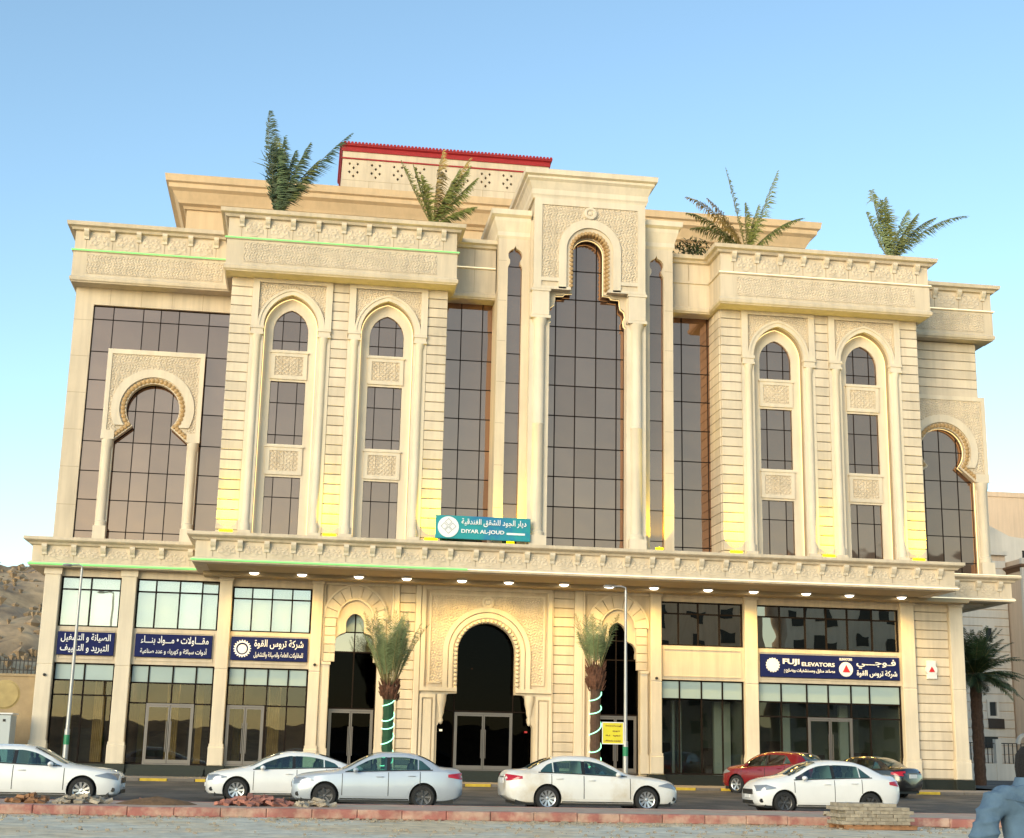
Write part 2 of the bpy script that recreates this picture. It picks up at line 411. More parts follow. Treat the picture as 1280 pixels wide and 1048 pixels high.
# foreground dusty ground
mb = MB(); n = 90
for j in range(n+1):
    for i in range(n+1):
        x = -45+80*i/n; y = -75+48.3*j/n
        e = min(i, n-i, j, 1000)/6.
        mb.v.append((x, y, .0+.012*hnoise(x, y, 1.3)*min(1, e)+.01*hnoise(x, y, 3.1, 4)*min(1, e)))
for j in range(n):
    for i in range(n): mb.f.append((j*(n+1)+i, j*(n+1)+i+1, (j+1)*(n+1)+i+1, (j+1)*(n+1)+i)); mb.m.append(0)
tag(mb.build('ground', M['sand'], smooth=60), 'pale dusty bare ground in the foreground', 'ground', kind='structure')
mb = MB()
for i in range(1500):
    x = rnd.uniform(-22, 9); y = rnd.choice((rnd.uniform(-33.5, -27.1), rnd.uniform(-28.2, -27.1))); s_ = rnd.uniform(.012, .045)
    k = len(mb.v); mb.cbox(x, y, s_*.4, s_*rnd.uniform(1, 2.2), s_*rnd.uniform(1, 2), s_)
tag(mb.build('gravel', M['rock']), 'scattered small stones on the pale dusty ground', 'gravel', kind='stuff')

# road: level by the median, rising gently towards the hotel
def road_z(y): return .0 if y < -18 else (.24*(y+18)/12. if y < -6 else .24+(y+6)*.012)
mb = MB(); ys = [-23.4, -20, -18, -14, -10, -6, -5.0]
for y in ys: mb.v += [(-90, y, road_z(y)), (120, y, road_z(y))]
for i in range(len(ys)-1): mb.f.append((2*i, 2*i+1, 2*i+3, 2*i+2)); mb.m.append(0)
tag(mb.build('road', M['asphalt']), 'grey asphalt road between the median and the hotel', 'road', kind='structure')
mb = MB(); mb.v += [(22, -5.0, road_z(-5)), (120, -5.0, road_z(-5)), (120, 90, .6), (22, 90, .6)]; mb.f.append((0, 1, 2, 3)); mb.m.append(0)
tag(mb.build('side_road', M['asphalt']), 'asphalt side street running back past the right end of the hotel', 'road', kind='structure')
# pavement with painted kerb
pv = tag(MB().box(-60, 22, -4.84, .2, .1, .345).build('pavement', M['paving']), 'raised grey pavement along the foot of the hotel', 'pavement', kind='structure')
ky = MB().bevbox(-.49, .49, 0, .15, 0, .14, .02).mesh('kerb_stone', M['yelkerb']); kb = MB().bevbox(-.49, .49, 0, .15, 0, .14, .02).mesh('kerb_stone', M['blkkerb'])
for i in range(58):
    link('kerb_stone', ky if (i % 2 == 0 and 22 > i-29 > -24) else kb, pv, (-36.5+i, -5.0, .212), (0, 0, 0))
# median island with worn red kerb
md = tag(MB().box(-60, 40, -26.85, -23.5, -.1, .195).build('median', M['medtop']), 'raised median strip of pinkish paving with worn red kerbs', 'median', kind='structure')
kr = [MB().bevbox(-.497, .497, 0, .2, 0, .21, .022).mesh('kerb_stone', M['redkerb']) for _ in range(1)]
for i in range(62):
    link('kerb_stone', kr[0], md, (-36.5+i, -27.02+rnd.uniform(-.02, .02), rnd.uniform(-.012, .008)), (rnd.uniform(-.02, .02), 0, rnd.uniform(-.012, .012)))
for i in range(62):
    link('kerb_stone', kr[0], md, (-36.5+i, -23.35, -.01), (0, 0, PI))

# ------------------------------------------------------------------ hotel building
H = empty('hotel_building', (0, 0, 0), 0, 'long cream stone hotel with arched bronze windows, carved cornices and ground floor shops', 'hotel')
# carved pattern functions
def arab(x, z, k=.42):
    u = 2*PI*x/k; v = 2*PI*z/k
    a = math.sin(u+1.2*math.sin(v*.5))*math.cos(v+1.1*math.sin(u*.5)); b = math.cos(u*.5)*math.cos(v*.5)
    r = abs(a)*.9+.5*abs(b)
    return max(0., min(1., (r-.35)*2.2))
def lattice(x, z):
    a = abs(math.sin(2*PI*(x+z)/.38)); b = abs(math.sin(2*PI*(x-z)/.38)); c = abs(math.sin(2*PI*x/.27))
    return max(0., min(1., 1.5-3.2*min(a, b, c*1.3)))
def floral(u, v):      # u,v in -1..1
    r = math.hypot(u, v*1.1); th = math.atan2(v, u)
    pet = math.exp(-((r-.42*(1+.5*math.cos(5*th-PI/2)))/.13)**2)
    cur = math.exp(-((math.hypot(abs(u)-.62, v+.25)-.24)/.08)**2)+math.exp(-((math.hypot(abs(u)-.62, v-.45)-.17)/.07)**2)
    stem = math.exp(-((v+.75+.25*math.cos(u*4))/.1)**2)
    core = math.exp(-(r/.16)**2)
    return min(1., pet+cur+stem*.7+core)

def glazing(name, x0, x1, z0, z1, y, xs, zs, gm, fm=None, fw_=.06, parent=None, depth=.08, skip=None, frame=True, matfn=None):
    """frame mesh with every pane a child"""
    if gm is M['bronze']: depth = .03; fw_ *= .75
    fm = fm or M['mull']; b = MB(); X = [x0]+list(xs)+[x1]; Z = [z0]+list(zs)+[z1]; h = fw_/2
    for i, x in enumerate(X):
        b.box(x-(0 if i == 0 else h), x+(0 if i == len(X)-1 else h)+(fw_ if i == 0 else 0)-(0), y-depth/2, y+depth/2, z0, z1) if 0 < i < len(X)-1 else b.box(x if i == 0 else x-fw_, x+fw_ if i == 0 else x, y-depth/2, y+depth/2, z0, z1)
    for i, z in enumerate(Z):
        za, zb = (z, z+fw_) if i == 0 else ((z-fw_, z) if i == len(Z)-1 else (z-h, z+h))
        b.box(x0+.001, x1-.001, y-depth/2+.004, y+depth/2-.004, za, zb)
    f = b.build(name, fm, parent or H)
    for i in range(len(X)-1):
        for j in range(len(Z)-1):
            cx = (X[i]+X[i+1])/2; cz = (Z[j]+Z[j+1])/2
            if skip and skip(cx, cz): continue
            w_ = X[i+1]-X[i]-.02; hh = Z[j+1]-Z[j]-.02
            g = matfn(cx, cz) if matfn else gm
            nm = 'pane'
            link(nm, MB().box(-w_/2, w_/2, -.006, .006, -hh/2, hh/2).mesh('pane', g), f, (cx, y+.012, cz), (rnd.uniform(-.003, .003), 0, rnd.uniform(-.004, .004)))
    return f

# --- masses behind the facade
core = MB()
core.box(-21.7, 19.08, .62, 18, 8.45, 22.6)
core.box(-5.9, 5.9, -.75, .62, 8.6, 22.6)
core.build('rear_wall', M['stone'], H)
MB().box(-21.85, 17.6, 6.0, 18, .3, 8.45).build('rear_wall', M['stone'], H)

# --- left end bay: smooth stone frame round a bronze curtain wall
bay = MB()
bay.prism([(-21.75, 8.6), (-14.9, 8.6), (-14.9, 20.75), (-21.75, 20.75)], [[(-20.97, 9.3), (-15.12, 9.3), (-15.12, 19.9), (-20.97, 19.9)]], .25, .62)
bay.box(-21.752, -21.6, .62, 18, 8.6, 20.75)
bay.build('wall', M['stone'], H)
glazing('curtain_wall', -20.97, -15.12, 9.3, 19.9, .42, [-20.13, -18.88, -18.14, -17.37, -16.09], [10.15, 11.47, 12.69, 13.96, 15.33, 16.62, 17.87, 19.3], M['bronze'], fw_=.05)

def keyhole(cx, y, half, zt, zb, r, zc, neck, nz, foot, fz, right_cut=None, led=True):
    """carved portal panel with a horseshoe opening that flares to a rectangular window"""
    def keypts(rr, dn_=0.0, n_=None):
        nk = neck*(rr/r) if n_ is None else n_
        a0 = math.asin(max(-1, (nz-zc)/rr)) if abs((nz-zc)/rr) < 1 else -.7
        a_s = PI-a0; a_e = a0
        return [(cx+rr*math.cos(a_s+(a_e-a_s)*i/28.), zc+rr*math.sin(a_s+(a_e-a_s)*i/28.)) for i in range(29)]
    ring = keypts(r)
    body = [(cx-half, zb), (cx-half, zt), (cx+half, zt), (cx+half, zb), (cx+foot, zb), (cx+foot, fz)]+[p for p in reversed(ring)]+[(cx-foot, fz), (cx-foot, zb)]
    S = empty('portal', (0, 0, 0)); S.parent = H
    # lower limit of the solid panel is the springing level: below it only the columns
    body = [(cx-half, 13.98), (cx-half, zt), (cx+half, zt), (cx+half, 13.98), (cx+foot, 13.98)]+[p for p in reversed(ring)]+[(cx-foot, 13.98)]
    MB().prism(body, [], y, y+.32).build('panel', M['stone'], S)
    # raised border
    bd = MB(); bw = .17
    bd.prism([(cx-half-.02, 14.35), (cx-half-.02, zt+.03), (cx+half+.02, zt+.03), (cx+half+.02, 14.35), (cx+half-bw, 14.35), (cx+half-bw, zt-bw), (cx-half+bw, zt-bw), (cx-half+bw, 14.35)], [], y-.07, y+.02)
    bd.box(cx-half-.03, cx-foot+.02, y-.09, y+.01, 13.98, 14.36); bd.box(cx+foot-.02, cx+half+.03, y-.09, y+.01, 13.98, 14.36)
    bd.build('border', M['trim'], S)
    ro = keypts(r+.62); ri = keypts(r+.27); r2 = keypts(r+.70)
    MB().band(ro, ri, y-.09, y+.01).build('arch_moulding', M['trim'], S)
    MB().relief(cx-half+bw, cx+half-bw, 14.36, zt-bw, y-.012, lambda a, b: arab(a, b, .24), .03, .03,
                lambda a, b: math.hypot(a-cx, b-zc) > r+.6).build('carved_field', M['carved'], S)
    # scalloped inner face
    sc_ = MB(); N_ = 30
    for i in range(N_):
        a = PI-math.asin((nz-zc)/(r+.12))+(2*math.asin((nz-zc)/(r+.12))-PI)*(i+.5)/N_
        x = cx+(r+.13)*math.cos(a); z = zc+(r+.13)*math.sin(a)
        sc_.lathe(x, z, [(.0, y-.075), (.06, y-.07), (.105, y-.03), (.11, y+.30)], 8, 'y')
    for sg in (-1, 1):
        for q in range(6):
            t = (q+.5)/6; sc_.lathe(cx+sg*(neck+.1+(foot-neck)*t), nz+(fz-nz)*t+.1, [(.0, y-.075), (.06, y-.07), (.1, y-.03), (.1, y+.30)], 8, 'y')
    sc_.build('scallops', M['gold'], S, smooth=40)
    # engaged columns
    for sg in (-1, 1):
        xc = cx+sg*(half+foot)/2; rr = (half-foot)/2-.01
        cb = MB(); cb.lathe(xc, y+.1, [(rr, 9.6), (rr, 10.5), (rr*.8, 10.55), (rr*.8, 13.6), (rr*.98, 13.7), (rr*1.05, 13.97)], 18)
        cb.box(xc-rr*1.08, xc+rr*1.08, y-.2, y+.32, 9.5, 10.3); cb.box(xc-rr, xc+rr, y+.1, y+.34, 9.5, 13.98)
        cb.build('column', M['trim'], S, smooth=40)
    if led:
        pth = [(cx-foot+.02, y+.2, 9.8), (cx-foot+.02, y+.2, fz)]+[(p[0], y+.2, p[1]) for p in ring]+[(cx+foot-.02, y+.2, fz), (cx+foot-.02, y+.2, 9.8)]
        MB().tube(pth, .018, 5).build('light_strip', M['led_w'], S)
    return S
keyhole(-18.13, -.02, 2.0, 17.87, 9.6, 1.10, 15.37, .79, 14.60, 1.51, 13.98, led=False)

# --- right end bay: coursed stone over a second horseshoe window
rb = MB()
rb.box(14.9, 19.13, .2, .62, 17.95, 20.75)
rb.box(14.9, 15.7, .1, .62, 8.6, 17.95); rb.box(18.7, 19.13, .2, .62, 8.6, 17.95)
rb.box(19.0, 19.132, .62, 18, 8.6, 20.75)
rb.build('wall', M['joint'], H)
MB().box(19.0, 19.16, .25, 18, 8.6, 20.7).build('wall', M['stone'], H)
glazing('curtain_wall', 15.6, 18.8, 9.3, 17.2, .34, [16.4, 17.17, 18.0], [10.3, 11.5, 12.75, 14.05, 15.4], M['bronze'], fw_=.05)
keyhole(17.2, 0.0, 2.12, 17.97, 9.6, 1.06, 15.40, .8, 14.65, 1.53, 14.05)

# --- stone courses (each slab a piece)
_cm = {}
def course(x0, x1, y, z0, z1, depth=.12, side=False):
    w_ = round(abs(x1-x0), 3); h_ = round(z1-z0-.028, 3); k = (w_, h_, depth)
    if k not in _cm: _cm[k] = MB().bevbox(-w_/2, w_/2, 0, depth, 0, h_, .018).mesh('stone_course', M['course'])
    return link('stone_course', _cm[k], H, ((x0+x1)/2, y, z0+.014) if not side else (x0, y, z0+.014), (0, 0, 0))
def courses(x0, x1, y, z0, z1, pitch=.405, depth=.12):
    n = max(1, round((z1-z0)/pitch)); p = (z1-z0)/n
    for i in range(n): course(x0, x1, y+rnd.uniform(-.004, .004), z0+i*p, z0+(i+1)*p, depth)
courses(15.1, 19.13, .12, 18.0, 20.62)

# --- projecting blocks with two tall arched recesses each
def block(bx, x0, x1, axes):
    yf = -2.5
    m_ = MB(); holes = []
    for cx in axes:
        a = arch(cx, 1.10, 18.6, 1.38)
        holes.append([(cx-1.10, 9.4)]+a+[(cx+1.10, 9.4)])
    m_.prism([(x0, 8.6), (x1, 8.6), (x1, 20.75), (x0, 20.75)], holes, yf+.1, yf+.42)
    m_.build('wall', M['joint'], H)
    wins = []; 
    for cx in axes:
        wa = arch(cx, .72, 18.55, .92, 8)
        wins += [[(cx-.72, 17.72)]+wa+[(cx+.72, 17.72)], [(cx-.72, 13.7), (cx-.72, 16.37), (cx+.72, 16.37), (cx+.72, 13.7)], [(cx-.72, 9.5), (cx-.72, 12.33), (cx+.72, 12.33), (cx+.72, 9.5)]]
    MB().prism([(x0+.1, 8.6), (x1-.1, 8.6), (x1-.1, 20.7), (x0+.1, 20.7)], wins, yf+.42, yf+.56).build('recess_wall', M['trim'], H)
    bk = MB(); bk.box(x0+.02, x1-.02, yf+.75, .62, 8.6, 20.7); bk.build('wall', M['stone'], H)
    sd = MB(); sd.box(x0-.001, x0+.2, yf+.12, .62, 8.6, 20.7); sd.box(x1-.2, x1+.001, yf+.12, .62, 8.6, 20.7); sd.build('side_wall', M['joint'], H)
    # strips of coursed stone between the arches
    e = sorted(axes); strips = [(x0, e[0]-1.66), (e[0]+1.66, e[1]-1.66), (e[1]+1.66, x1)]
    for a, b in strips: courses(a, b, yf, 9.6, 20.66)
    n = 27; p = 11.06/n
    sx = x0 if bx > 0 else x1
    key = 'side'
    if key not in _cm:
        _cm[key] = MB().box(-.03, .03, 0, 2.55, 0, p-.028).mesh('stone_course', M['course'])
    if bx > 0:
        for i in range(n): link('stone_course', _cm[key], H, (sx-.025, yf+.125, 9.6+i*p+.014))
    for cx in axes:
        S = empty('arch_surround', (0, 0, 0)); S.parent = H
        inner = arch(cx, 1.13, 18.6, 1.40, 14); outer = arch(cx, 1.36, 18.6, 1.63, 14); o2 = arch(cx, 1.28, 18.6, 1.54, 14)
        # frame
        MB().prism([(cx-1.66, 18.58), (cx-1.66, 20.70), (cx+1.66, 20.70), (cx+1.66, 18.58), (cx+1.38, 18.58), (cx+1.38, 20.48), (cx-1.38, 20.48), (cx-1.38, 18.58)], [], yf-.10, yf+.12).build('frame', M['trim'], S)
        MB().band(outer, inner, yf-.07, yf+.42).build('arch_moulding', M['trim'], S, smooth=35)
        MB().band(arch(cx, 1.39, 18.6, 1.67, 14), arch(cx, 1.30, 18.6, 1.57, 14), yf-.11, yf-.06).build('arch_moulding', M['trim'], S, smooth=35)
        poly = [(cx-1.36, 18.4)]+outer+[(cx+1.36, 18.4)]
        MB().relief(cx-1.38, cx+1.38, 18.7, 20.48, yf+.04, lambda a, b: arab(a, b, .22), .03, .03, lambda a, b: not in_poly(a, b, poly)).build('carved_field', M['carved'], S)
        for sg in (-1, 1):
            xc = cx+sg*1.385
            cb = MB(); cb.box(xc-.275, xc+.275, yf-.03, yf+.42, 9.4, 18.2)
            cb.lathe(xc-sg*.02, yf+.0, [(.2, 9.5), (.2, 10.3), (.155, 10.36), (.155, 17.95), (.19, 18.05), (.2, 18.2)], 14)
            cb.box(xc-.275, xc+.275, yf-.16, yf+.42, 18.2, 18.3); cb.box(xc-.25, xc+.25, yf-.13, yf+.42, 18.3, 18.58); cb.box(xc-.28, xc+.28, yf-.17, yf+.42, 18.46, 18.585)
            cb.box(xc-.25, xc+.25, yf-.2, yf+.3, 9.4, 10.0)
            cb.build('column', M['trim'], S, smooth=40)
        pth = [(cx-1.085, yf+.36, 9.8), (cx-1.085, yf+.36, 18.6)]+[(p_[0], yf+.36, p_[1]) for p_ in arch(cx, 1.085, 18.6, 1.34, 14)]+[(cx+1.085, yf+.36, 18.6), (cx+1.085, yf+.36, 9.8)]
        MB().tube(pth, .016, 5).build('light_strip', M['led_w'], S)
        # carved spandrels between the windows
        for (a, b) in ((12.42, 13.58), (16.46, 17.60)):
            fr = MB(); fr.prism([(cx-.75, a), (cx-.75, b), (cx+.75, b), (cx+.75, a)], [[(cx-.58, a+.16), (cx-.58, b-.16), (cx+.58, b-.16), (cx+.58, a+.16)]], yf+.35, yf+.43)
            fr.box(cx-.79, cx+.79, yf+.31, yf+.43, b-.02, b+.05)
            pn = fr.build('spandrel_panel', M['trim'], S)
            MB().relief(cx-.58, cx+.58, a+.16, b-.16, yf+.40, lattice, .035, .03).build('carved_field', M['carved'], pn)
        # windows
        y_ = yf+.52
        glazing('window', cx-.74, cx+.74, 9.4, 12.35, y_, [cx-.38, cx+.38], [11.5], M['bronze'], fw_=.045)
        glazing('window', cx-.74, cx+.74, 13.68, 16.39, y_, [cx-.40, cx+.38], [14.11, 15.47], M['bronze'], fw_=.045)
        glazing('window', cx-.74, cx+.74, 17.70, 19.5, y_, [cx-.33, cx+.38], [18.14, 19.0], M['bronze'], fw_=.045)
block(-1, -15.05, -6.0, (-12.52, -8.50))
block(1, 6.0, 15.05, (8.58, 12.55))

# --- recessed curtain walls either side of the centre
glazing('curtain_wall', -6.1, -3.8, 9.3, 20.9, -.9, [-5.22, -4.29], [10.3, 11.57, 12.83, 14.09, 15.47, 16.78, 18.07, 19.4], M['bronze'], fw_=.055)
glazing('curtain_wall', 3.8, 6.1, 9.3, 20.9, -.9, [4.66, 5.85], [10.3, 11.57, 12.83, 14.09, 15.47, 16.78, 18.07, 19.4], M['bronze'], fw_=.055)

# --- centre tower
def trefoil(cx, h, zb, ztop):
    pts = [(cx-h, zb), (cx-h, ztop-1.05), (cx-h-.0, ztop-.98)]
    pts += [(cx-h*.72, ztop-.80)]
    pts += [(cx+(h*.98)*math.cos(a), ztop-.44+(h*.98)*math.sin(a)) for a in [R_(222-10*k) for k in range(0, 13)]]
    pts += [(cx, ztop)]
    left = pts; right = [(2*cx-x, z) for x, z in reversed(left[:-1])]
    return left+right
cw = MB(); sl_l = trefoil(-3.13, .315, 9.3, 22.9); sl_r = trefoil(3.13, .315, 9.3, 22.9)
cw.prism([(-3.86, 8.6), (-2.2, 8.6), (-2.2, 24.3), (-3.86, 24.3)], [sl_l], -2.5, -2.15)
cw.prism([(2.2, 8.6), (3.86, 8.6), (3.86, 24.3), (2.2, 24.3)], [sl_r], -2.5, -2.15)
cw.box(-3.86, -3.55, -2.15, -.7, 8.6, 24.3); cw.box(3.55, 3.86, -2.15, -.7, 8.6, 24.3)
cw.box(-3.86, 3.86, -2.0, 1.5, 20.95, 24.3)
cw.build('tower_wall', M['stone'], H)
for cx in (-3.13, 3.13):
    glazing('slit_window', cx-.34, cx+.34, 9.3, 22.93, -2.3, [], [10.3, 11.6, 12.9, 14.2, 15.5, 16.8, 18.1, 19.4, 20.7, 22.0], M['bronze'], fw_=.045)
# window surround with the stepped head
hole = [(-1.72, 9.3), (-1.72, 19.35)]
prof = [(-1.72, 19.35), (-1.60, 19.50), (-1.58, 19.72), (-1.66, 19.92), (-1.62, 20.12), (-1.46, 20.25), (-1.42, 20.45), (-1.40, 20.66), (-1.05, 20.68), (-.98, 20.78), (-.68, 20.80)]
up_ = arch(0, .68, 22.62, .68, 10)
hole = [(-1.72, 9.3)]+prof+up_+[(-x, z) for x, z in reversed(prof)]+[(1.72, 9.3)]
sw = MB(); sw.prism([(-2.5, 8.6), (2.5, 8.6), (2.5, 24.0), (-2.5, 24.0)], [hole], -2.85, -2.55)
sw.build('window_surround', M['stone'], H)
glazing('curtain_wall', -1.8, 1.8, 9.3, 23.4, -2.42, [-1.31, -.44, .46, 1.36], [10.25, 11.56, 12.84, 14.1, 15.47, 16.79, 18.09, 19.4, 20.65, 21.95], M['bronze'], fw_=.06)
MB().tube([(x, -2.7, z) for x, z in hole[1:-1]], .016, 5).build('light_strip', M['led_w'], H)
MB().tube([(-1.7, -2.88, 9.8), (-1.7, -2.88, 19.3)], .014, 5).build('light_strip', M['led_w'], H)
MB().tube([(1.7, -2.88, 9.8), (1.7, -2.88, 19.3)], .014, 5).build('light_strip', M['led_w'], H)
# upper carved panel
T = empty('tower_panel', (0, 0, 0)); T.parent = H
a_in = arch(0, .80, 22.65, .80, 14)
U = [(-2.42, 20.84), (-2.42, 24.95), (2.42, 24.95), (2.42, 20.84), (.80, 20.84)]+list(reversed(a_in))+[(-.80, 20.84)]
MB().prism(U, [], -3.2, -2.6).build('panel', M['stone'], T)
b1 = MB(); b1.prism([(-2.44, 20.82), (-2.44, 24.9), (2.44, 24.9), (2.44, 20.82), (2.10, 20.82), (2.10, 24.62), (-2.10, 24.62), (-2.10, 20.82)], [], -3.27, -3.19)
b1.prism([(-2.10, 21.16), (-2.10, 21.32), (-1.35, 21.32), (-1.35, 21.16)], [], -3.27, -3.19); b1.prism([(1.35, 21.16), (1.35, 21.32), (2.10, 21.32), (2.10, 21.16)], [], -3.27, -3.19)
b1.box(-2.46, -.82, -3.29, -3.18, 20.80, 20.92); b1.box(.82, 2.46, -3.29, -3.18, 20.80, 20.92)
b1.build('border', M['trim'], T)
A1 = [(-1.36, 20.84)]+arch(0, 1.36, 22.65, 1.40, 14)+[(1.36, 20.84)]; A2 = [(-1.02, 20.84)]+arch(0, 1.02, 22.65, 1.02, 14)+[(1.02, 20.84)]
MB().band(A1, A2, -3.29, -3.19).build('arch_moulding', M['trim'], T, smooth=35)
MB().relief(-2.1, 2.1, 21.32, 24.62, -3.205, lambda a, b: arab(a, b, .26), .035, .032, lambda a, b: not in_poly(a, b, A1)).build('carved_field', M['carved'], T)
MB().lathe(0, 24.32, [(0, -3.36), (.08, -3.35), (.12, -3.30), (.17, -3.36), (.27, -3.35), (.31, -3.2)], 20, 'y').build('rosette', M['trim'], T, smooth=40)
s2 = MB(); 
for i in range(15):
    a = PI*(i+.5)/15; s2.lathe(.80*math.cos(a)*1.0, 22.65+.80*math.sin(a), [(0, -3.24), (.07, -3.23), (.1, -3.19), (.105, -2.75)], 8, 'y')
for i in range(9):
    for sg in (-1, 1): s2.lathe(sg*.80, 22.55-i*.19, [(0, -3.24), (.07, -3.23), (.1, -3.19), (.105, -2.75)], 8, 'y')
s2.build('scallops', M['gold'], T, smooth=40)
for sg in (-1, 1):
    xc = sg*2.10; cb = MB()
    cb.box(xc-.42, xc+.42, -3.0, -2.5, 9.3, 20.84)
    cb.bevbox(xc-.38, xc+.38, -3.24, -2.9, 19.62, 20.80, .03); cb.box(xc-.42, xc+.42, -3.28, -2.9, 20.70, 20.82); cb.box(xc-.42, xc+.42, -3.28, -2.9, 19.5, 19.62)
    cb.lathe(xc, -3.0, [(.30, 9.5), (.30, 10.35), (.24, 10.42), (.24, 14.9), (.255, 14.92), (.24, 14.94), (.24, 19.2), (.30, 19.35), (.33, 19.5)], 18)
    cb.box(xc-.36, xc+.36, -3.35, -2.7, 9.3, 10.2)
    cb.build('column', M['trim'], H, smooth=40)
MB().sweep([(-2.5, 1.5), (-2.5, -3.22), (2.5, -3.22), (2.5, 1.5)], [(-.6, 24.9), (0, 24.9), (.03, 25.0), (.07, 25.08), (.07, 25.3), (.2, 25.62), (.3, 25.72), (.3, 25.82), (.42, 25.88), (.44, 26.08), (.40, 26.12), (-.6, 26.12)]).build('cornice', M['trim'], H)
MB().box(-2.4, 2.4, -3.1, 1.5, 24.2, 26.05).build('tower_wall', M['stone'], H)
fp = [(-.6, 23.2), (0, 23.2), (.06, 23.32), (.06, 23.5), (.2, 23.95), (.22, 24.1), (.36, 24.2), (.38, 24.42), (-.6, 24.42)]
MB().sweep([(-3.87, 1.5), (-3.87, -2.5), (-2.5, -2.5)], fp).build('cornice', M['trim'], H)
MB().sweep([(2.5, -2.5), (3.87, -2.5), (3.87, 1.5)], fp).build('cornice', M['trim'], H)

# --- parapets
pp = [(-.5, 20.66), (-.03, 20.66), (.05, 20.72), (.07, 20.84), (.0, 20.93), (.0, 21.98), (.06, 22.0), (.06, 22.1), (-.03, 22.12), (-.03, 22.93), (.1, 22.95), (.16, 23.05), (.3, 23.1), (.33, 23.26), (-.5, 23.26)]
PL = [(-21.9, 16), (-21.9, -.5), (-15.32, -.5), (-15.32, -3.4), (-5.74, -3.4), (-5.74, -1.7), (-3.86, -1.7)]
PR = [(3.86, -1.7), (5.74, -1.7), (5.74, -3.4), (15.32, -3.4), (15.32, -.5), (19.75, -.5), (19.75, 16)]
MB().sweep(PL, pp).build('parapet', M['stone'], H)
MB().sweep(PR, pp).build('parapet', M['stone'], H)
fl = MB()
for (a, b, y) in ((-21.5, -15.2, -.2), (-15.1, -5.95, -3.05), (-5.95, -3.8, -1.4), (3.8, 5.95, -1.4), (5.95, 15.1, -3.05), (15.2, 19.4, -.2)):
    MB().box(a, b, y, 1.0, 20.68, 22.7).build('roof_slab', M['stone'], H)
# soffit below the projecting parapet
so_ = MB()
for (a, b, y0_, y1_) in ((-15.3, -5.76, -3.38, -2.2), (5.76, 15.3, -3.38, -2.2), (-21.88, -15.0, -.48, .4), (15.0, 19.73, -.48, .4), (-5.9, -3.8, -1.68, -.5), (3.8, 5.9, -1.68, -.5)):
    MB().box(a, b, y0_, y1_, 20.645, 20.9).build('parapet_soffit', M['stone'], H)

brk = MB(); brk.prism([(0, 0), (0, 0)], [], 0, 0) if False else None
def bracket_mesh(h, d):
    b = MB(); w_ = .1
    pr = [(0, 0), (-d*.25, 0), (-d*.35, h*.25), (-d*.7, h*.45), (-d, h*.75), (-d, h), (0, h)]
    vs = [(-w_, y, z) for y, z in pr]+[(w_, y, z) for y, z in pr]; n = len(pr)
    fs = [tuple(range(n)), tuple(range(2*n-1, n-1, -1))]+[(i, (i+1) % n, n+(i+1) % n, n+i) for i in range(n)]
    b.add(vs, fs); return b.mesh('bracket', M['trim'])
BR = bracket_mesh(.42, .24)
def floral_mesh(w_, h_):
    b = MB(); b.relief(-w_/2, w_/2, 0, h_, 0, lambda x, z: floral(x/(w_/2), (z/h_-.5)*2), .032, .028)
    return b.mesh('carved_panel', M['carved'], smooth=60)
def frieze(x0, x1, y, zb, h, n, par, blank=0.25):
    """brackets with a carved palmette panel between each pair"""
    p = (x1-x0)/n; fm = floral_mesh(p-.3, h-.1)
    for i in range(n+1): link('bracket', BR, par, (x0+i*p, y, zb+h-.38), (0, 0, 0))
    for i in range(n): link('carved_panel', fm, par, (x0+(i+.5)*p, y-.004, zb+.04))
    jm = MB().box(-.012, .012, -.008, .01, 0, h-.38).mesh('joint', M['joint'])
    for i in range(n+1): link('joint', jm, par, (x0+i*p, y, zb))
fz1 = empty('parapet_frieze', (0, 0, 0)); fz1.parent = H
frieze(-21.4, -15.95, -.472, 22.12, .82, 5, fz1)
frieze(-14.75, -6.35, -3.372, 22.12, .82, 8, fz1)
frieze(6.35, 14.75, -3.372, 22.12, .82, 8, fz1)
frieze(15.75, 19.3, -.472, 22.12, .82, 3, fz1)
for (a, b, y) in ((-21.3, -15.6, -.5), (-14.6, -6.6, -3.4), (6.5, 14.6, -3.4), (15.6, 19.3, -.5)):
    MB().relief(a, b, 21.03, 21.88, y-.005, lambda p, q: arab(p, q, .24), .03, .03).build('carved_field', M['carved'], H)
def led_line(pth, z, m, r=.022):
    MB().tube([(x, y, z) for x, y in pth], r, 5).build('light_strip', m, H)
led_line([(-21.98, -.58), (-15.4, -.58)], 22.05, M['led_g'], .03); led_line([(-15.4, -3.48), (-5.66, -3.48)], 22.05, M['led_g'], .026)
led_line([(-5.66, -1.78), (-3.9, -1.78)], 22.05, M['led_c'], .016)
led_line([(5.66, -3.48), (15.4, -3.48)], 22.05, M['led_c'], .016); led_line([(15.4, -.58), (19.82, -.58)], 22.05, M['led_c'], .02)

# --- canopy over the ground floor
CP = [(-22.4, 14), (-22.4, -.5), (-15.7, -.5), (-15.7, -3.8), (15.66, -3.8), (15.66, -.5), (19.92, -.5), (19.92, 14)]
cp = [(-.45, 8.5), (.0, 8.5), (.07, 8.52), (.09, 8.62), (.05, 8.7), (-.02, 8.72), (-.02, 9.36), (.08, 9.38), (.14, 9.46), (.27, 9.52), (.32, 9.56), (.32, 9.68), (-.45, 9.68)]
MB().sweep(CP, cp).build('canopy_fascia', M['stone'], H)
cs = MB(); cs.box(-15.5, 15.45, -3.6, -2.2, 8.525, 9.55); cs.box(-22.2, -15.5, -.3, .6, 8.525, 9.55); cs.box(15.45, 19.7, -.3, .6, 8.525, 9.55)
cs.box(17.6, 19.7, .6, 14, 8.525, 9.4); cs.box(-15.5, 15.45, -2.2, 1, 8.525, 9.3)
cs.box(-15.5, 17.6, -1.0, .3, 8.36, 8.53)
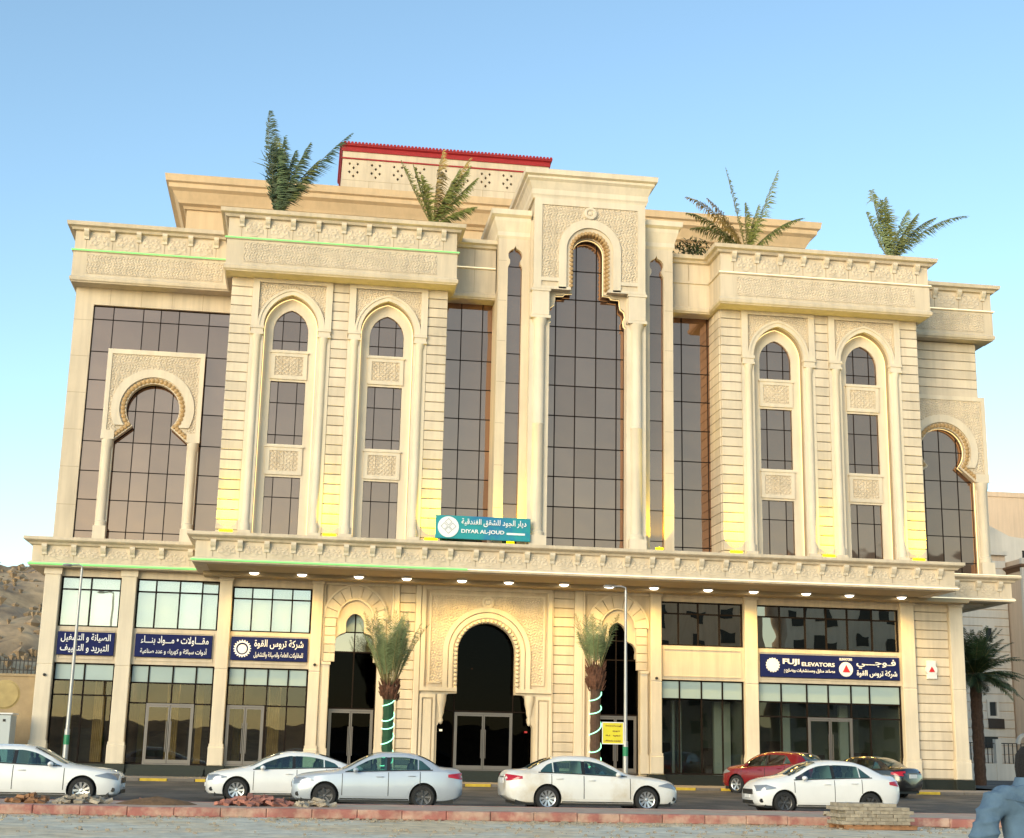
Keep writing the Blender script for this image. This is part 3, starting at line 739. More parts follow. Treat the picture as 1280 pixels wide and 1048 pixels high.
cs.build('canopy_slab', M['soffit'], H)
cf = empty('canopy_frieze', (0, 0, 0)); cf.parent = H
frieze(-15.0, 14.95, -3.772, 8.74, .62, 29, cf)
frieze(-21.9, -16.1, -.472, 8.74, .62, 5, cf)
frieze(16.2, 19.3, -.472, 8.74, .62, 3, cf)
led_line([(-22.5, -.62), (-15.8, -.62)], 8.60, M['led_g'], .04); led_line([(-15.82, -3.92), (-5.0, -3.92)], 8.60, M['led_g'], .034)
led_line([(-5.0, -3.92), (15.75, -3.92)], 8.60, M['led_c'], .02); led_line([(15.75, -.62), (20.0, -.62)], 8.60, M['led_c'], .02)
led_line([(15.95, -.84), (20.2, -.84)], 9.66, M['led_c'], .014)
# downlights in the soffit
LX = [-13.44, -11.51, -9.19, -7.22, -4.92, -2.95, -.6, 1.37, 3.28, 5.64, 7.66, 10.0, 11.95, 14.33]
dl = MB().lathe(0, 0, [(0, -.15), (.12, -.14), (.19, -.09), (.20, -.05)], 18).mesh('lens', M['bulb'], smooth=50)
dr = MB().lathe(0, 0, [(.20, -.08), (.235, -.08), (.25, 0), (.15, 0)], 18).mesh('downlight', M['trim'], smooth=40)
spl = bpy.data.lights.new('downlight_beam', 'SPOT'); spl.energy = 170; spl.color = (1.0, .62, .12); spl.spot_size = R_(150); spl.spot_blend = .9; spl.shadow_soft_size = .14
for x in LX:
    d_ = link('downlight', dr, H, (x, -1.25, 8.36)) if False else link('downlight', dr, H, (x, -1.32, 8.525))
    link('lens', dl, d_, (0, 0, 0))
    lo = bpy.data.objects.new('downlight_beam', spl); C.objects.link(lo); lo.parent = H; lo.location = (x, -1.34, 8.30)
# yellow uplights on top of the canopy washing the coursed strips
upl = bpy.data.lights.new('uplight_beam', 'SPOT'); upl.energy = 420; upl.color = (1.0, .74, .0); upl.spot_size = R_(72); upl.spot_blend = .8; upl.shadow_soft_size = .06
um = MB().box(-.16, .16, -.1, .1, 0, .14).mesh('uplight', M['iron'])
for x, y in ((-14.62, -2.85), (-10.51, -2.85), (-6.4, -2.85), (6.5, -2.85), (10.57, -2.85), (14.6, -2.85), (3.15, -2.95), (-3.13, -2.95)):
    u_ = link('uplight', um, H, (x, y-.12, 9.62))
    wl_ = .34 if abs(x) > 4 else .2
    MB().box(-wl_*.8, wl_*.8, .0, .06, .12, .36).build('lens', M['pool_glow'], u_, (0, .28 if abs(x) > 4 else .3, 0))  # glowing bar added at the strip foot, imitating the yellow pool of light
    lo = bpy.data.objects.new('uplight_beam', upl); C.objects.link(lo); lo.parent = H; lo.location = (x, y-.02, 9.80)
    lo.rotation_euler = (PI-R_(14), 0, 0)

jl = MB()
hj = lambda x0, x1, y, z: MB().box(x0, x1, y-.003, y+.01, z-.009, z+.009).build('joint', M['joint'], H)
vj = lambda x, y, z0, z1: MB().box(x-.009, x+.009, y-.003, y+.01, z0, z1).build('joint', M['joint'], H)
for z in (11.2, 12.8, 14.4, 16.0, 17.6, 19.2): hj(-21.74, -20.98, .25, z)
for x in (-20.3, -19.0, -17.7, -16.4): vj(x, .25, 19.92, 20.6)
for sg in (-1, 1):
    for z in (11.4, 13.2, 15.0, 16.8, 18.6, 20.4, 22.2): hj(min(sg*3.5, sg*3.85), max(sg*3.5, sg*3.85), -2.5, z)
    vj(sg*4.8, -1.7, 20.95, 22.9)
for x0_, x1_ in ((-15.2, -5.8), (5.8, 15.2)):
    for k in range(1, 6): vj(x0_+(x1_-x0_)*k/6, -3.4, 20.94, 21.03); 
for k in range(1, 9): vj(-10.4+k*1.15, 7.0, 27.7, 29.3)
hj(-10.6, -.12, 7.0, 29.3)
for k in range(1, 20): vj(-17.8+k*1.5, 4.52, 26.64, 26.9)
# --- penthouse
MB().box(-17.85, 12.25, 4.95, 15, 22.6, 26.5).build('penthouse_wall', M['pent'], H)
MB().sweep([(-17.9, 15), (-17.9, 4.9), (12.3, 4.9), (12.3, 15)], [(-.5, 26.3), (.05, 26.3), (.12, 26.42), (.32, 26.5), (.38, 26.62), (.6, 26.98), (.78, 27.1), (.8, 27.3), (.92, 27.36), (.98, 27.68), (-.5, 27.68)]).build('penthouse_cornice', M['pent'], H)
MB().box(-17.5, 11.9, 5.2, 15, 27.3, 27.6).build('roof_slab', M['stone'], H)
rz = MB(); holes = []
for g in range(9):
    for (dx, dz) in ((-.2, 30.18), (.2, 30.18), (0, 29.97), (-.2, 29.74), (.2, 29.74), (0, 29.53)):
        cx = -10.05+g*1.115+dx
        if cx+.1 > -.15: continue
        holes.append([(cx-.075, dz), (cx, dz+.085), (cx+.075, dz), (cx, dz-.085)])
rz.prism([(-10.62, 27.4), (-.1, 27.4), (-.1, 30.9), (-10.62, 30.9)], holes, 7.0, 7.14)
rz.box(-10.62, -10.5, 7.14, 12, 27.4, 30.9); rz.box(-.22, -.1, 7.14, 12, 27.4, 30.9)
rz.build('roof_house_wall', M['stone'], H)
MB().box(-10.5, -.2, 7.3, 12, 27.4, 30.9).build('roof_house_backing', M['dark_in'], H)
rr_ = MB(); rr_.sweep([(-10.62, 12), (-10.62, 7.0), (-.1, 7.0), (-.1, 12)], [(-.2, 30.83), (.06, 30.83), (.08, 30.95), (.02, 30.98), (.04, 31.06), (.14, 31.12), (.16, 31.22), (-.2, 31.22)])
rr_.sweep([(-10.62, 12), (-10.62, 7.0), (-.1, 7.0), (-.1, 12)], [(-.05, 30.42), (.05, 30.42), (.05, 30.49), (-.05, 30.49)])
rr_.build('red_eaves', M['red'], H)
tl = MB()
for i in range(60):
    x = -10.62+.09+i*.178
    tl.lathe(x, 31.24, [(.0, 6.82), (.075, 6.82), (.075, 9.5)], 8, 'y')
tl.box(-10.7, -.05, 6.95, 12, 31.18, 31.25)
o = tl.build('roof_tiles', M['red'], H, smooth=40); o['kind'] = 'stuff'

# ------------------------------------------------------------------ ground floor
GF = []
def shop(x0, x1, zu_top, um_x, ut, lo_x, mid, glass_up, wallmat, pale_back, doors, frost=3.95, zb=.78, where=''):
    """two storeys of shopfront between two pillars"""
    MB().box(x0, x1, .02, .5, zu_top, 8.6).build('lintel', M['stone'], H)
    b = MB(); b.box(x0, x1, .02, .5, 4.72, 6.17)
    b.prism([(x0+.12, 4.86), (x1-.12, 4.86), (x1-.12, 6.04), (x0+.12, 6.04)], [[(x0+.16, 4.9), (x1-.16, 4.9), (x1-.16, 6.0), (x0+.16, 6.0)]], -.02, .03)
    b.build('fascia_panel', M['stone'], H)
    glazing('window', x0+.02, x1-.02, 6.17, zu_top, .16, um_x, [ut], glass_up, fw_=.06)
    if pale_back:
        X = [x0]+um_x+[x1]
        for i in range(len(X)-1):
            link('back_panel', MB().box(X[i]+.03, X[i+1]-.03, 0, .015, 6.2, zu_top-.02).mesh('back_panel', M['pale_back']), H, (0, .32+rnd.uniform(0, .03), 0))  # white panel added behind each upper pane to make it look pale
    zs = [z for z in (mid, frost) if z]
    dd = doors
    def mf(cx, cz): return M['frost'] if cz > frost else M['clear']
    sk = (lambda cx, cz: any(a < cx < b_ and cz < mid for a, b_ in dd)) if dd else None
    glazing('shopfront', x0+.02, x1-.02, zb, 4.72, .16, lo_x, zs, M['clear'], fw_=.06, matfn=mf, skip=sk)
    for a, b_ in dd: door(a, b_, zb, mid, .1, M['clear'])
    # room behind
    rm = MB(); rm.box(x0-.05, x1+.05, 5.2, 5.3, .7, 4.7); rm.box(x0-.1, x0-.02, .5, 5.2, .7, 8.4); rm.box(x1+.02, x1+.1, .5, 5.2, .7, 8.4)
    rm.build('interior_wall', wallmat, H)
    r2 = MB(); r2.box(x0-.02, x1+.02, 3.0, 3.1, 6.1, 8.45); r2.build('interior_wall', M['dark_in'] if not pale_back else wallmat, H)
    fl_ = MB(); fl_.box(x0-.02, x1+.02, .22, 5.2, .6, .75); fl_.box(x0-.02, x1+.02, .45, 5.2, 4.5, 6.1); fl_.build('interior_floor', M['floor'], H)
    if pale_back:
        xx = x0+.3
        while xx < x1-.5:
            ww = rnd.uniform(.25, .5); q = MB(); k_ = 6
            for e in range(k_): q.lathe(xx+ww*(e+.5)/k_, 1.9, [(ww/k_*.6, .76), (ww/k_*.5, 4.45)], 8)
            q.build('curtain', M['drape'], H, smooth=60); xx += ww+rnd.uniform(.5, 1.1)
    # things inside
    x = x0+.6
    while x < x1-.9:
        w_ = rnd.uniform(.6, 1.3); h_ = rnd.uniform(.8, 2.1); yy = rnd.uniform(2.5, 4.6)
        b = MB(); b.box(x, x+w_, yy, yy+.4, .75, .75+h_)
        for k in range(int(h_/.4)): b.box(x-.02, x+w_+.02, yy-.03, yy, .75+k*.4, .79+k*.4)
        tag(b.build('display_cabinet', M['furn']), ('tall' if h_ > 1.5 else 'low')+' dark cabinet in the dim shop '+where+(', nearer its left end' if x < (x0+x1)/2-.6 else ', nearer its right end' if x+w_ < x1-1.6 else ', at its right end'), 'cabinet', 'dark cabinets in the dim shop '+where)
        x += w_+rnd.uniform(.5, 1.6)
def door(x0, x1, z0, z1, y, gm):
    fr = MB(); t = .07
    fr.box(x0, x0+t, y-.03, y+.05, z0, z1); fr.box(x1-t, x1, y-.03, y+.05, z0, z1); fr.box(x0+t, x1-t, y-.03, y+.05, z1-t, z1); fr.box(x0+t, x1-t, y-.028, y+.048, z0, z0+.04)
    D_ = fr.build('door', M['alum'], H); xm = (x0+x1)/2
    for a, b in ((x0+t, xm-.01), (xm+.01, x1-t)):
        l = MB(); l.box(a, a+.05, y-.02, y+.03, z0+.05, z1-t-.01); l.box(b-.05, b, y-.02, y+.03, z0+.05, z1-t-.01); l.box(a+.05, b-.05, y-.02, y+.03, z0+.05, z0+.2); l.box(a+.05, b-.05, y-.02, y+.03, z1-t-.08, z1-t-.01)
        l.build('leaf_frame', M['alum'], D_)
        MB().box(a+.05, b-.05, y, y+.01, z0+.2, z1-t-.08).build('pane', gm, D_)
    for s_ in (-.09, .09): MB().tube([(xm+s_, y-.06, z0+.5), (xm+s_, y-.06, z1-.7)], .02, 6).build('handle', M['alum'], D_)
    return D_
def pillar(x0, x1, z1=8.4, yf=-.18, base=True):
    b = MB(); b.bevbox(x0, x1, yf, .45, 1.62, 4.6, .025); b.bevbox(x0, x1, yf, .45, 4.63, z1, .025)
    b.box(x0+.02, x1-.02, yf+.02, .45, 4.58, 4.65)
    b.box(x0-.04, x1+.04, yf-.05, .45, z1-.16, z1+.1); b.box(x0-.03, x1+.03, yf-.04, .45, 1.52, 1.64)
    b.bevbox(x0-.05, x1+.05, yf-.07, .45, .78, 1.52, .03)
    b.build('pillar', M['trim'], H)
    MB().bevbox(x0-.12, x1+.12, yf-.16, .45, .3, .775, .02).build('plinth', M['granite'], H)
for a, b in ((-21.84, -21.22), (-18.8, -18.2), (-14.84, -14.32), (-11.03, -10.58), (7.6, 8.18), (14.75, 15.38), (17.03, 17.66)): pillar(a, b)
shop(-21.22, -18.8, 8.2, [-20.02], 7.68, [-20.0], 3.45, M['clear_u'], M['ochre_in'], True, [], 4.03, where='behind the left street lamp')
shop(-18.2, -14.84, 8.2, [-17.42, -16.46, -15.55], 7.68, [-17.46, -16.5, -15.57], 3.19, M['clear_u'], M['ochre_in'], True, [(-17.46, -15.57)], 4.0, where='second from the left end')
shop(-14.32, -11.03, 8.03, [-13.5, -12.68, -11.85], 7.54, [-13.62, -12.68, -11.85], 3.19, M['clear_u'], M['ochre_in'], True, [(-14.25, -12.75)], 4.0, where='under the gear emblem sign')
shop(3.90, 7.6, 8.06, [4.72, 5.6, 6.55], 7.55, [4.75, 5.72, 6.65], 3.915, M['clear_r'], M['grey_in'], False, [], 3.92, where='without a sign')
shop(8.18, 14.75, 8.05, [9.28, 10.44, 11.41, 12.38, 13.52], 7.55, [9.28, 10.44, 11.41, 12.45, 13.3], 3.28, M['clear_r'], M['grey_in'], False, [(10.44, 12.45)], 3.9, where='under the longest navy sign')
# pale pilasters inside the right-hand shops, as seen through the glass
for x in (4.85, 5.15, 6.75): MB().box(x, x+(.12 if x < 6 else .75), 1.8, 2.0, .75, 3.9).build('interior_pillar', M['frost'], H)
for x in (9.9, 12.6): MB().box(x, x+.4, 2.0, 2.2, .75, 3.9).build('interior_pillar', M['frost'], H)
# plinth under the shopfronts, and steps
pl = MB()
for a, b in ((-21.1, -18.9), (-18.1, -14.95), (-14.2, -11.15), (4.0, 7.5), (8.3, 14.65)): MB().box(a, b, -.1, .3, .3, .772).build('plinth', M['granite'], H)
st = MB(); st.box(-6.1, -1.2, -1.3, .3, .3, .45); st.box(-5.95, -1.35, -.95, .3, .45, .6); st.box(-5.8, -1.5, -.6, .5, .6, .765)
st.build('entrance_steps', M['granite'], H)
for a, b in ((-18.0, -15.0), (-14.2, -12.4), (-10.3, -8.1), (10.2, 12.7)):
    s_ = MB(); s_.box(a, b, -.75, -.1, .3, .46); s_.box(a, b, -.45, -.1, .46, .62); s_.build('steps', M['granite'], H)

# coursed strips
for a, b in ((-7.38, -6.70), (-.80, .12), (15.4, 17.03)):
    MB().box(a, b, .1, .5, .7, 8.5).build('wall', M['joint'], H); courses(a+.005, b-.005, .02, .8, 8.4)
for a, b in ((-6.70, -6.46), (-.84, -.80), (-7.6, -7.38), (.12, .48)): MB().bevbox(a, b, -.08, .5, .7, 8.4, .02).build('pilaster', M['trim'], H)
MB().box(17.5, 17.6, .4, 14, .3, 8.4).build('side_wall', M['stone'], H)
MB().box(-21.8, -21.7, .4, 14, .3, 8.4).build('side_wall', M['stone'], H)
for a, b in ((-7.7, -5.9), (-1.3, .55), (15.3, 17.1)): MB().box(a, b, -.12, .3, .3, .775).build('plinth', M['granite'], H)
# brass ventilation plates near the pavement
for x in (-7.05, -.35): 
    MB().bevbox(x-.3, x+.3, -.03, .02, .95, 1.18, .02).build('vent_plate', M['alum'], H)

# --- two arched doorways
def arched_door(cx, x0, x1):
    S = empty('arched_doorway', (0, 0, 0)); S.parent = H
    up = arch(cx, .38, 6.62, .45, 8)
    lob = [(cx-.98, .7), (cx-.98, 5.52), (cx-.80, 5.55)]+[(cx-.42+.40*math.cos(a), 5.85+.40*math.sin(a)) for a in [R_(200-20*k) for k in range(0, 6)]]+[(cx-.38, 6.3)]
    hole = lob+up+[(2*cx-x, z) for x, z in reversed(lob)]
    MB().prism([(x0, .68), (x1, .68), (x1, 8.4), (x0, 8.4)], [hole], .1, .42).build('wall', M['stone'], S)
    # voussoirs, each its own stone
    O = arch(cx, 1.28, 6.85, 1.38, 14); I = arch(cx, .80, 6.85, .86, 14); k = 9; n = len(O)
    for q in range(k):
        i0 = round(q*(n-1)/k); i1 = round((q+1)*(n-1)/k)
        def shr(P): 
            P = [tuple(p) for p in P]
            a = P[0]; b = P[1]; P[0] = (a[0]+(b[0]-a[0])*.12, a[1]+(b[1]-a[1])*.12); a = P[-1]; b = P[-2]; P[-1] = (a[0]+(b[0]-a[0])*.12, a[1]+(b[1]-a[1])*.12); return P
        MB().band(shr(O[i0:i1+1]), shr(I[i0:i1+1]), -.02+rnd.uniform(-.004, .004), .11).build('voussoir', M['course'], S)
    MB().band(arch(cx, 1.36, 6.85, 1.47, 14), arch(cx, 1.285, 6.85, 1.39, 14), -.05, .11).build('arch_moulding', M['trim'], S)
    MB().band(arch(cx, .79, 6.85, .85, 14), arch(cx, .72, 6.85, .78, 14), -.05, .11).build('arch_moulding', M['trim'], S)
    for sg in (-1, 1):
        for z in range(5):
            a = cx+sg*.80; b = cx+sg*1.27; lo_, hi_ = min(a, b), max(a, b)
            MB().bevbox(lo_, hi_, -.02, .11, 5.05+z*.36+.012, 5.05+(z+1)*.36-.012, .012).build('jamb_stone', M['course'], S)
        b = MB(); lo_, hi_ = sorted((cx+sg*.98, cx+sg*1.30))
        b.bevbox(lo_, hi_, -.06, .11, .78, 4.95, .03); b.box(lo_-.03, hi_+.03, -.1, .11, 4.93, 5.04); b.box(lo_-.03, hi_+.03, -.1, .11, .78, 1.55)
        b.build('jamb', M['trim'], S)
    b = MB(); b.bevbox(x0, x0+.1, -.06, .11, .78, 8.4, .02); b.bevbox(x1-.1, x1, -.06, .11, .78, 8.4, .02); b.box(x0+.1, x1-.1, -.03, .11, 8.24, 8.4); b.build('border', M['trim'], S)
    return S
arched_door(-9.2, -10.58, -7.6)
arched_door(2.02, .48, 3.58)
pillar(3.42, 3.90)
for cx, pale in ((-9.2, True), (2.02, False)):
    x0, x1 = cx-1.0, cx+1.0
    door(cx-.92, cx+.92, .78, 3.15, .5, M['clear_d'])
    glazing('fanlight', x0, x1, 3.16, 7.15, .5, [cx+.02], [5.5, 6.32], M['clear_d'], fw_=.05,
            matfn=(lambda a, b: M['frost'] if b > 6.3 else (M['clear_r'] if b > 5.5 else M['clear_d'])) if pale else None)  # left top pane coloured pale in place of its reflection
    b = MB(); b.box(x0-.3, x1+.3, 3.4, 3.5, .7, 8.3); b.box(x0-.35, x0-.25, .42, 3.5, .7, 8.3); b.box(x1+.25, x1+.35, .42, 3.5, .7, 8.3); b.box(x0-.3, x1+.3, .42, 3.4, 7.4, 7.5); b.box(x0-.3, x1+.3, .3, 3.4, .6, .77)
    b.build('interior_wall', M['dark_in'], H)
MB().box(-9.15, -8.3, .62, .66, 5.5, 6.3).build('reflection_panel', M['ochre_in'], H)  # brown panel added to imitate a reflection in the lobes

# --- main portal
P0 = empty('main_portal', (0, 0, 0)); P0.parent = H
cx = -3.63
def corb(sg):
    pts = [(cx+sg*2.02, .7), (cx+sg*2.02, 2.55), (cx+sg*1.95, 2.68), (cx+sg*1.84, 2.72), (cx+sg*1.80, 2.9), (cx+sg*1.88, 3.05), (cx+sg*1.80, 3.25), (cx+sg*1.72, 3.5), (cx+sg*1.70, 3.75), (cx+sg*1.60, 3.88), (cx+sg*1.23, 3.9)]
    return pts
am = arch(cx, 1.23, 5.62, 1.24, 16)
hole = corb(-1)+am+list(reversed(corb(1)))
MB().prism([(-6.46, .68), (-.84, .68), (-.84, 8.4), (-6.46, 8.4)], [hole], .06, .5).build('wall', M['stone'], P0)
b = MB()
b.prism([(-6.44, 3.98), (-.86, 3.98), (-.86, 8.38), (-6.44, 8.38)], [[(-6.22, 4.18)]+[(-6.22, 8.2), (-1.08, 8.2), (-1.08, 4.18), (cx+1.45, 4.18)]+[(cx+1.45, 3.99), (cx-1.45, 3.99), (cx-1.45, 4.18)]], -.08, .07) if False else None
b.prism([(-6.44, 3.98), (-6.44, 8.38), (-.86, 8.38), (-.86, 3.98), (cx+1.24, 3.98), (cx+1.24, 4.14), (-1.04, 4.14), (-1.04, 8.2), (-6.26, 8.2), (-6.26, 4.14), (cx-1.24, 4.14), (cx-1.24, 3.98)], [], -.07, .07)
b.prism([(-6.10, 4.3), (-6.10, 8.06), (-1.16, 8.06), (-1.16, 4.3), (cx+1.92, 4.3), (cx+1.92, 4.36), (-1.24, 4.36), (-1.24, 7.98), (-6.02, 7.98), (-6.02, 4.36), (cx-1.92, 4.36), (cx-1.92, 4.3)], [], -.01, .07)
b.build('border', M['trim'], P0)
R1 = [(cx-1.86, 4.14)]+arch(cx, 1.86, 5.62, 1.90, 16)+[(cx+1.86, 4.14)]; R2 = [(cx-1.66, 4.14)]+arch(cx, 1.66, 5.62, 1.70, 16)+[(cx+1.66, 4.14)]
MB().band(R1, R2, -.05, .07).build('arch_moulding', M['trim'], P0, smooth=35)
R3 = [(cx-1.62, 4.14)]+arch(cx, 1.62, 5.62, 1.66, 16)+[(cx+1.62, 4.14)]; R4 = [(cx-1.44, 4.14)]+arch(cx, 1.44, 5.62, 1.46, 16)+[(cx+1.44, 4.14)]
MB().band(R3, R4, -.01, .07).build('arch_moulding', M['trim'], P0, smooth=35)
MB().relief(-6.02, -1.24, 4.36, 7.98, .05, lambda a, b_: arab(a, b_, .24), .03, .03, lambda a, b_: not in_poly(a, b_, R1)).build('carved_field', M['carved'], P0)
MB().lathe(cx, 7.72, [(0, -.06), (.09, -.05), (.12, 0), (.18, -.05), (.26, -.03), (.28, .06)], 20, 'y').build('rosette', M['trim'], P0, smooth=40)
s3 = MB()
for i in range(23):
    a = PI*(i+.5)/23; s3.lathe(cx+1.31*math.cos(a), 5.62+1.32*math.sin(a), [(0, -.05), (.05, -.045), (.08, 0), (.085, .3)], 8, 'y')
for i in range(9):
    for sg in (-1, 1): s3.lathe(cx+sg*1.31, 5.52-i*.175, [(0, -.05), (.05, -.045), (.08, 0), (.085, .3)], 8, 'y')
s3.build('scallops', M['trim'], P0, smooth=40)
for sg in (-1, 1):
    lo_, hi_ = sorted((cx+sg*2.12, cx+sg*2.78)); b = MB()
    b.prism([(lo_, .8), (lo_, 3.86), (hi_, 3.86), (hi_, .8)], [[(lo_+.1, .95), (lo_+.1, 3.7), (hi_-.1, 3.7), (hi_-.1, .95)]], -.03, .07)
    b.prism([(lo_+.16, 1.0), (lo_+.16, 3.64), (hi_-.16, 3.64), (hi_-.16, 1.0)], [], -.01, .07)
    b.build('side_panel', M['trim'], P0)
    c_ = MB(); c_.lathe(cx+sg*1.86, .1, [(.0, 2.62), (.06, 2.66), (.1, 2.78), (.06, 2.9), (.12, 3.1), (.14, 3.3), (.2, 3.6), (.22, 3.86)], 12); c_.build('corbel', M['trim'], P0, smooth=40)
door(cx-1.24, cx+1.22, .78, 3.15, .55, M['clear_d'])
glazing('entrance_glazing', cx-2.1, cx+2.1, .76, 7.0, .66, [cx-1.26, cx+1.24], [3.2], M['clear_d'], fw_=.05, skip=lambda a, b_: abs(a-cx) < 1.2 and b_ < 3.2)
b = MB(); b.box(cx-2.5, cx+2.5, 5.2, 5.3, .7, 8.3); b.box(cx-2.6, cx-2.5, .5, 5.3, .7, 8.3); b.box(cx+2.5, cx+2.6, .5, 5.3, .7, 8.3); b.box(cx-2.5, cx+2.5, .5, 5.2, 7.6, 7.7); b.build('interior_wall', M['dark_in'], H)
MB().box(cx-2.5, cx+2.5, .5, 5.2, .6, .74).build('interior_floor', M['floor'], H)
MB().box(cx-1.6, cx+1.6, 5.1, 5.2, 5.2, 7.4).build('reflection_panel', M['maroon'], H)  # maroon panel added to imitate a reddish reflection high in the arch
# chandelier hanging in the hall
ch = empty('chandelier', (cx-.3, 2.6, 5.2), 0, 'small red and gold chandelier hanging in the dark entrance hall', 'chandelier')
MB().tube([(0, 0, 0), (0, 0, 2.4)], .015, 5).build('chain', M['iron'], ch)
b = MB(); b.lathe(0, 0, [(.02, .9), (.25, .8), (.3, .7), (.02, .66)], 14); b.lathe(0, 0, [(.02, .5), (.35, .42), (.4, .3), (.02, .26)], 14); b.lathe(0, 0, [(.02, .1), (.2, .05), (.02, -.1)], 14); b.build('shade', M['maroon'], ch, smooth=40)
MB().lathe(0, 0, [(0, -.16), (.05, -.12), (0, -.08)], 8).build('bulb', M['led_w'], ch)
for sg, m_ in ((-1, 'white'), (1, 'tlight')):
    MB().box(cx+sg*1.8-.06, cx+sg*1.8+.06, .5, .56, 2.35, 2.43).build('wall_lamp', M['led_c'] if sg < 0 else M['tlight'], H)

# lit ceiling spots in the left shops
ls = bpy.data.lights.new('shop_ceiling_beam', 'POINT'); ls.energy = 22; ls.color = (1, .8, .5); ls.shadow_soft_size = .15
for x in (-20.0, -17.3, -15.9, -13.3, -11.9):
    link('ceiling_lamp', MB().lathe(0, 0, [(0, -.03), (.09, -.02), (.1, 0)], 10).mesh('ceiling_lamp', M['bulb']), H, (x, 2.2+.3*math.sin(x), 4.46))
    lo = bpy.data.objects.new('shop_ceiling_beam', ls); C.objects.link(lo); lo.parent = H; lo.location = (x, 2.2, 4.2)
# security cameras
for x, z in ((-21.5, 4.2), (3.66, 4.75), (-10.8, 4.9)):
    MB().lathe(x, z, [(0, -.3), (.05, -.29), (.06, -.24), (.06, -.18)], 10, 'y').build('security_camera', M['black'], H, smooth=40)

# ------------------------------------------------------------------ lettering
_A = {'ا': (0xFE8D, 2), 'أ': (0xFE83, 2), 'إ': (0xFE87, 2), 'ء': (0xFE80, 1), 'ب': (0xFE8F, 4), 'ة': (0xFE93, 2), 'ت': (0xFE95, 4), 'ج': (0xFE9D, 4), 'ح': (0xFEA1, 4), 'خ': (0xFEA5, 4),
      'د': (0xFEA9, 2), 'ر': (0xFEAD, 2), 'ز': (0xFEAF, 2), 'س': (0xFEB1, 4), 'ش': (0xFEB5, 4), 'ص': (0xFEB9, 4), 'ض': (0xFEBD, 4), 'ط': (0xFEC1, 4), 'ع': (0xFEC9, 4), 'غ': (0xFECD, 4),
      'ف': (0xFED1, 4), 'ق': (0xFED5, 4), 'ك': (0xFED9, 4), 'ل': (0xFEDD, 4), 'م': (0xFEE1, 4), 'ن': (0xFEE5, 4), 'ه': (0xFEE9, 4), 'و': (0xFEED, 2), 'ى': (0xFEEF, 2), 'ي': (0xFEF1, 4)}
def shape(s):
    out = []; i = 0; prevj = False
    while i < len(s):
        c = s[i]
        if c == 'ـ': out.append(c); prevj = True; i += 1; continue
        if c not in _A: out.append(c); prevj = False; i += 1; continue
        if c == 'ل' and i+1 < len(s) and s[i+1] == 'ا':
            out.append(chr(0xFEFC if prevj else 0xFEFB)); prevj = False; i += 2; continue
        base, k = _A[c]; nx_ = s[i+1] if i+1 < len(s) else ''
        nj = k == 4 and (nx_ == 'ـ' or (nx_ in _A and _A[nx_][1] >= 2))
        idx = (3 if nj else 1) if prevj and k >= 2 else (2 if nj else 0)
        out.append(chr(base+idx)); prevj = nj; i += 1
    return ''.join(reversed(out))
def text(body, x0, x1, z0, z1, y, m, parent, arabic=False, bold=.0, name='lettering'):
    c = bpy.data.curves.new('lettering', 'FONT'); c.body = shape(body) if arabic else body; c.extrude = .02; c.offset = bold; c.resolution_u = 3
    o = bpy.data.objects.new('lettering', c); C.objects.link(o); bpy.context.view_layer.update()
    me = bpy.data.meshes.new_from_object(o); bpy.data.objects.remove(o); bpy.data.curves.remove(c)
    vs = [v.co for v in me.vertices]; ax = min(v.x for v in vs); bx = max(v.x for v in vs); ay = min(v.y for v in vs); by = max(v.y for v in vs)
    for v in me.vertices: v.co = Vector((x0+(v.co.x-ax)/(bx-ax)*(x1-x0), y-.012-v.co.z, z0+(v.co.y-ay)/(by-ay)*(z1-z0)))
    me.materials.clear(); me.materials.append(m); me.name = name
    return link(name, me, parent)
def gear(cx, cz, r, y, parent, teeth=20):
    pts = []
    for i in range(teeth*4):
        a = 2*PI*i/(teeth*4); rr = r if (i % 4) in (0, 1) else r*.84
        pts.append((cx+rr*math.cos(a), cz+rr*math.sin(a)))
    inner = [(cx+r*.68*math.cos(2*PI*i/24), cz+r*.68*math.sin(2*PI*i/24)) for i in range(24)]
    b = MB(); b.prism(pts, [inner], y-.03, y); b.lathe(cx, cz-.03*r, [(0, y-.04), (r*.5, y-.035), (r*.52, y)], 20, 'y')
    b.box(cx-r*.5, cx+r*.5, y-.05, y-.03, cz-.04*r, cz+.04*r)
    return b.build('gear_emblem', M['letter'], parent)
def board(name, x0, x1, z0, z1, y, m, label, cat='sign', d=.1):
    o = MB(); o.bevbox(x0, x1, y, y+d, z0, z1, .015); r = o.build(name, m); return tag(r, label, cat)
s = board('shop_sign', -21.14, -18.9, 5.02, 5.95, -.1, M['navy'], 'navy shop sign with two lines of Arabic behind the left street lamp')
text('الصيانة و التشغيل', -21.0, -19.05, 5.52, 5.88, -.1, M['letter'], s, True, .012)
text('التبريد و التكييف', -21.0, -19.1, 5.10, 5.46, -.1, M['letter'], s, True, .012)
s = board('shop_sign', -18.08, -15.0, 5.02, 5.95, -.1, M['navy'], 'navy shop sign of two Arabic lines with no emblem above a glass double door')
text('مقـــاولات • مـــواد بنـــاء', -17.85, -15.15, 5.50, 5.88, -.1, M['letter'], s, True, .012)
text('أدوات سباكة و كهرباء و عدد صناعية', -17.85, -15.2, 5.12, 5.42, -.1, M['letter'], s, True, .01)
s = board('shop_sign', -14.24, -11.12, 5.0, 5.95, -.1, M['navy'], 'navy shop sign with a white gear emblem at its left end beside the arched doorway')
gear(-13.78, 5.47, .36, -.1, s); text('شركة تروس القوة', -13.3, -11.3, 5.48, 5.87, -.1, M['letter'], s, True, .012)
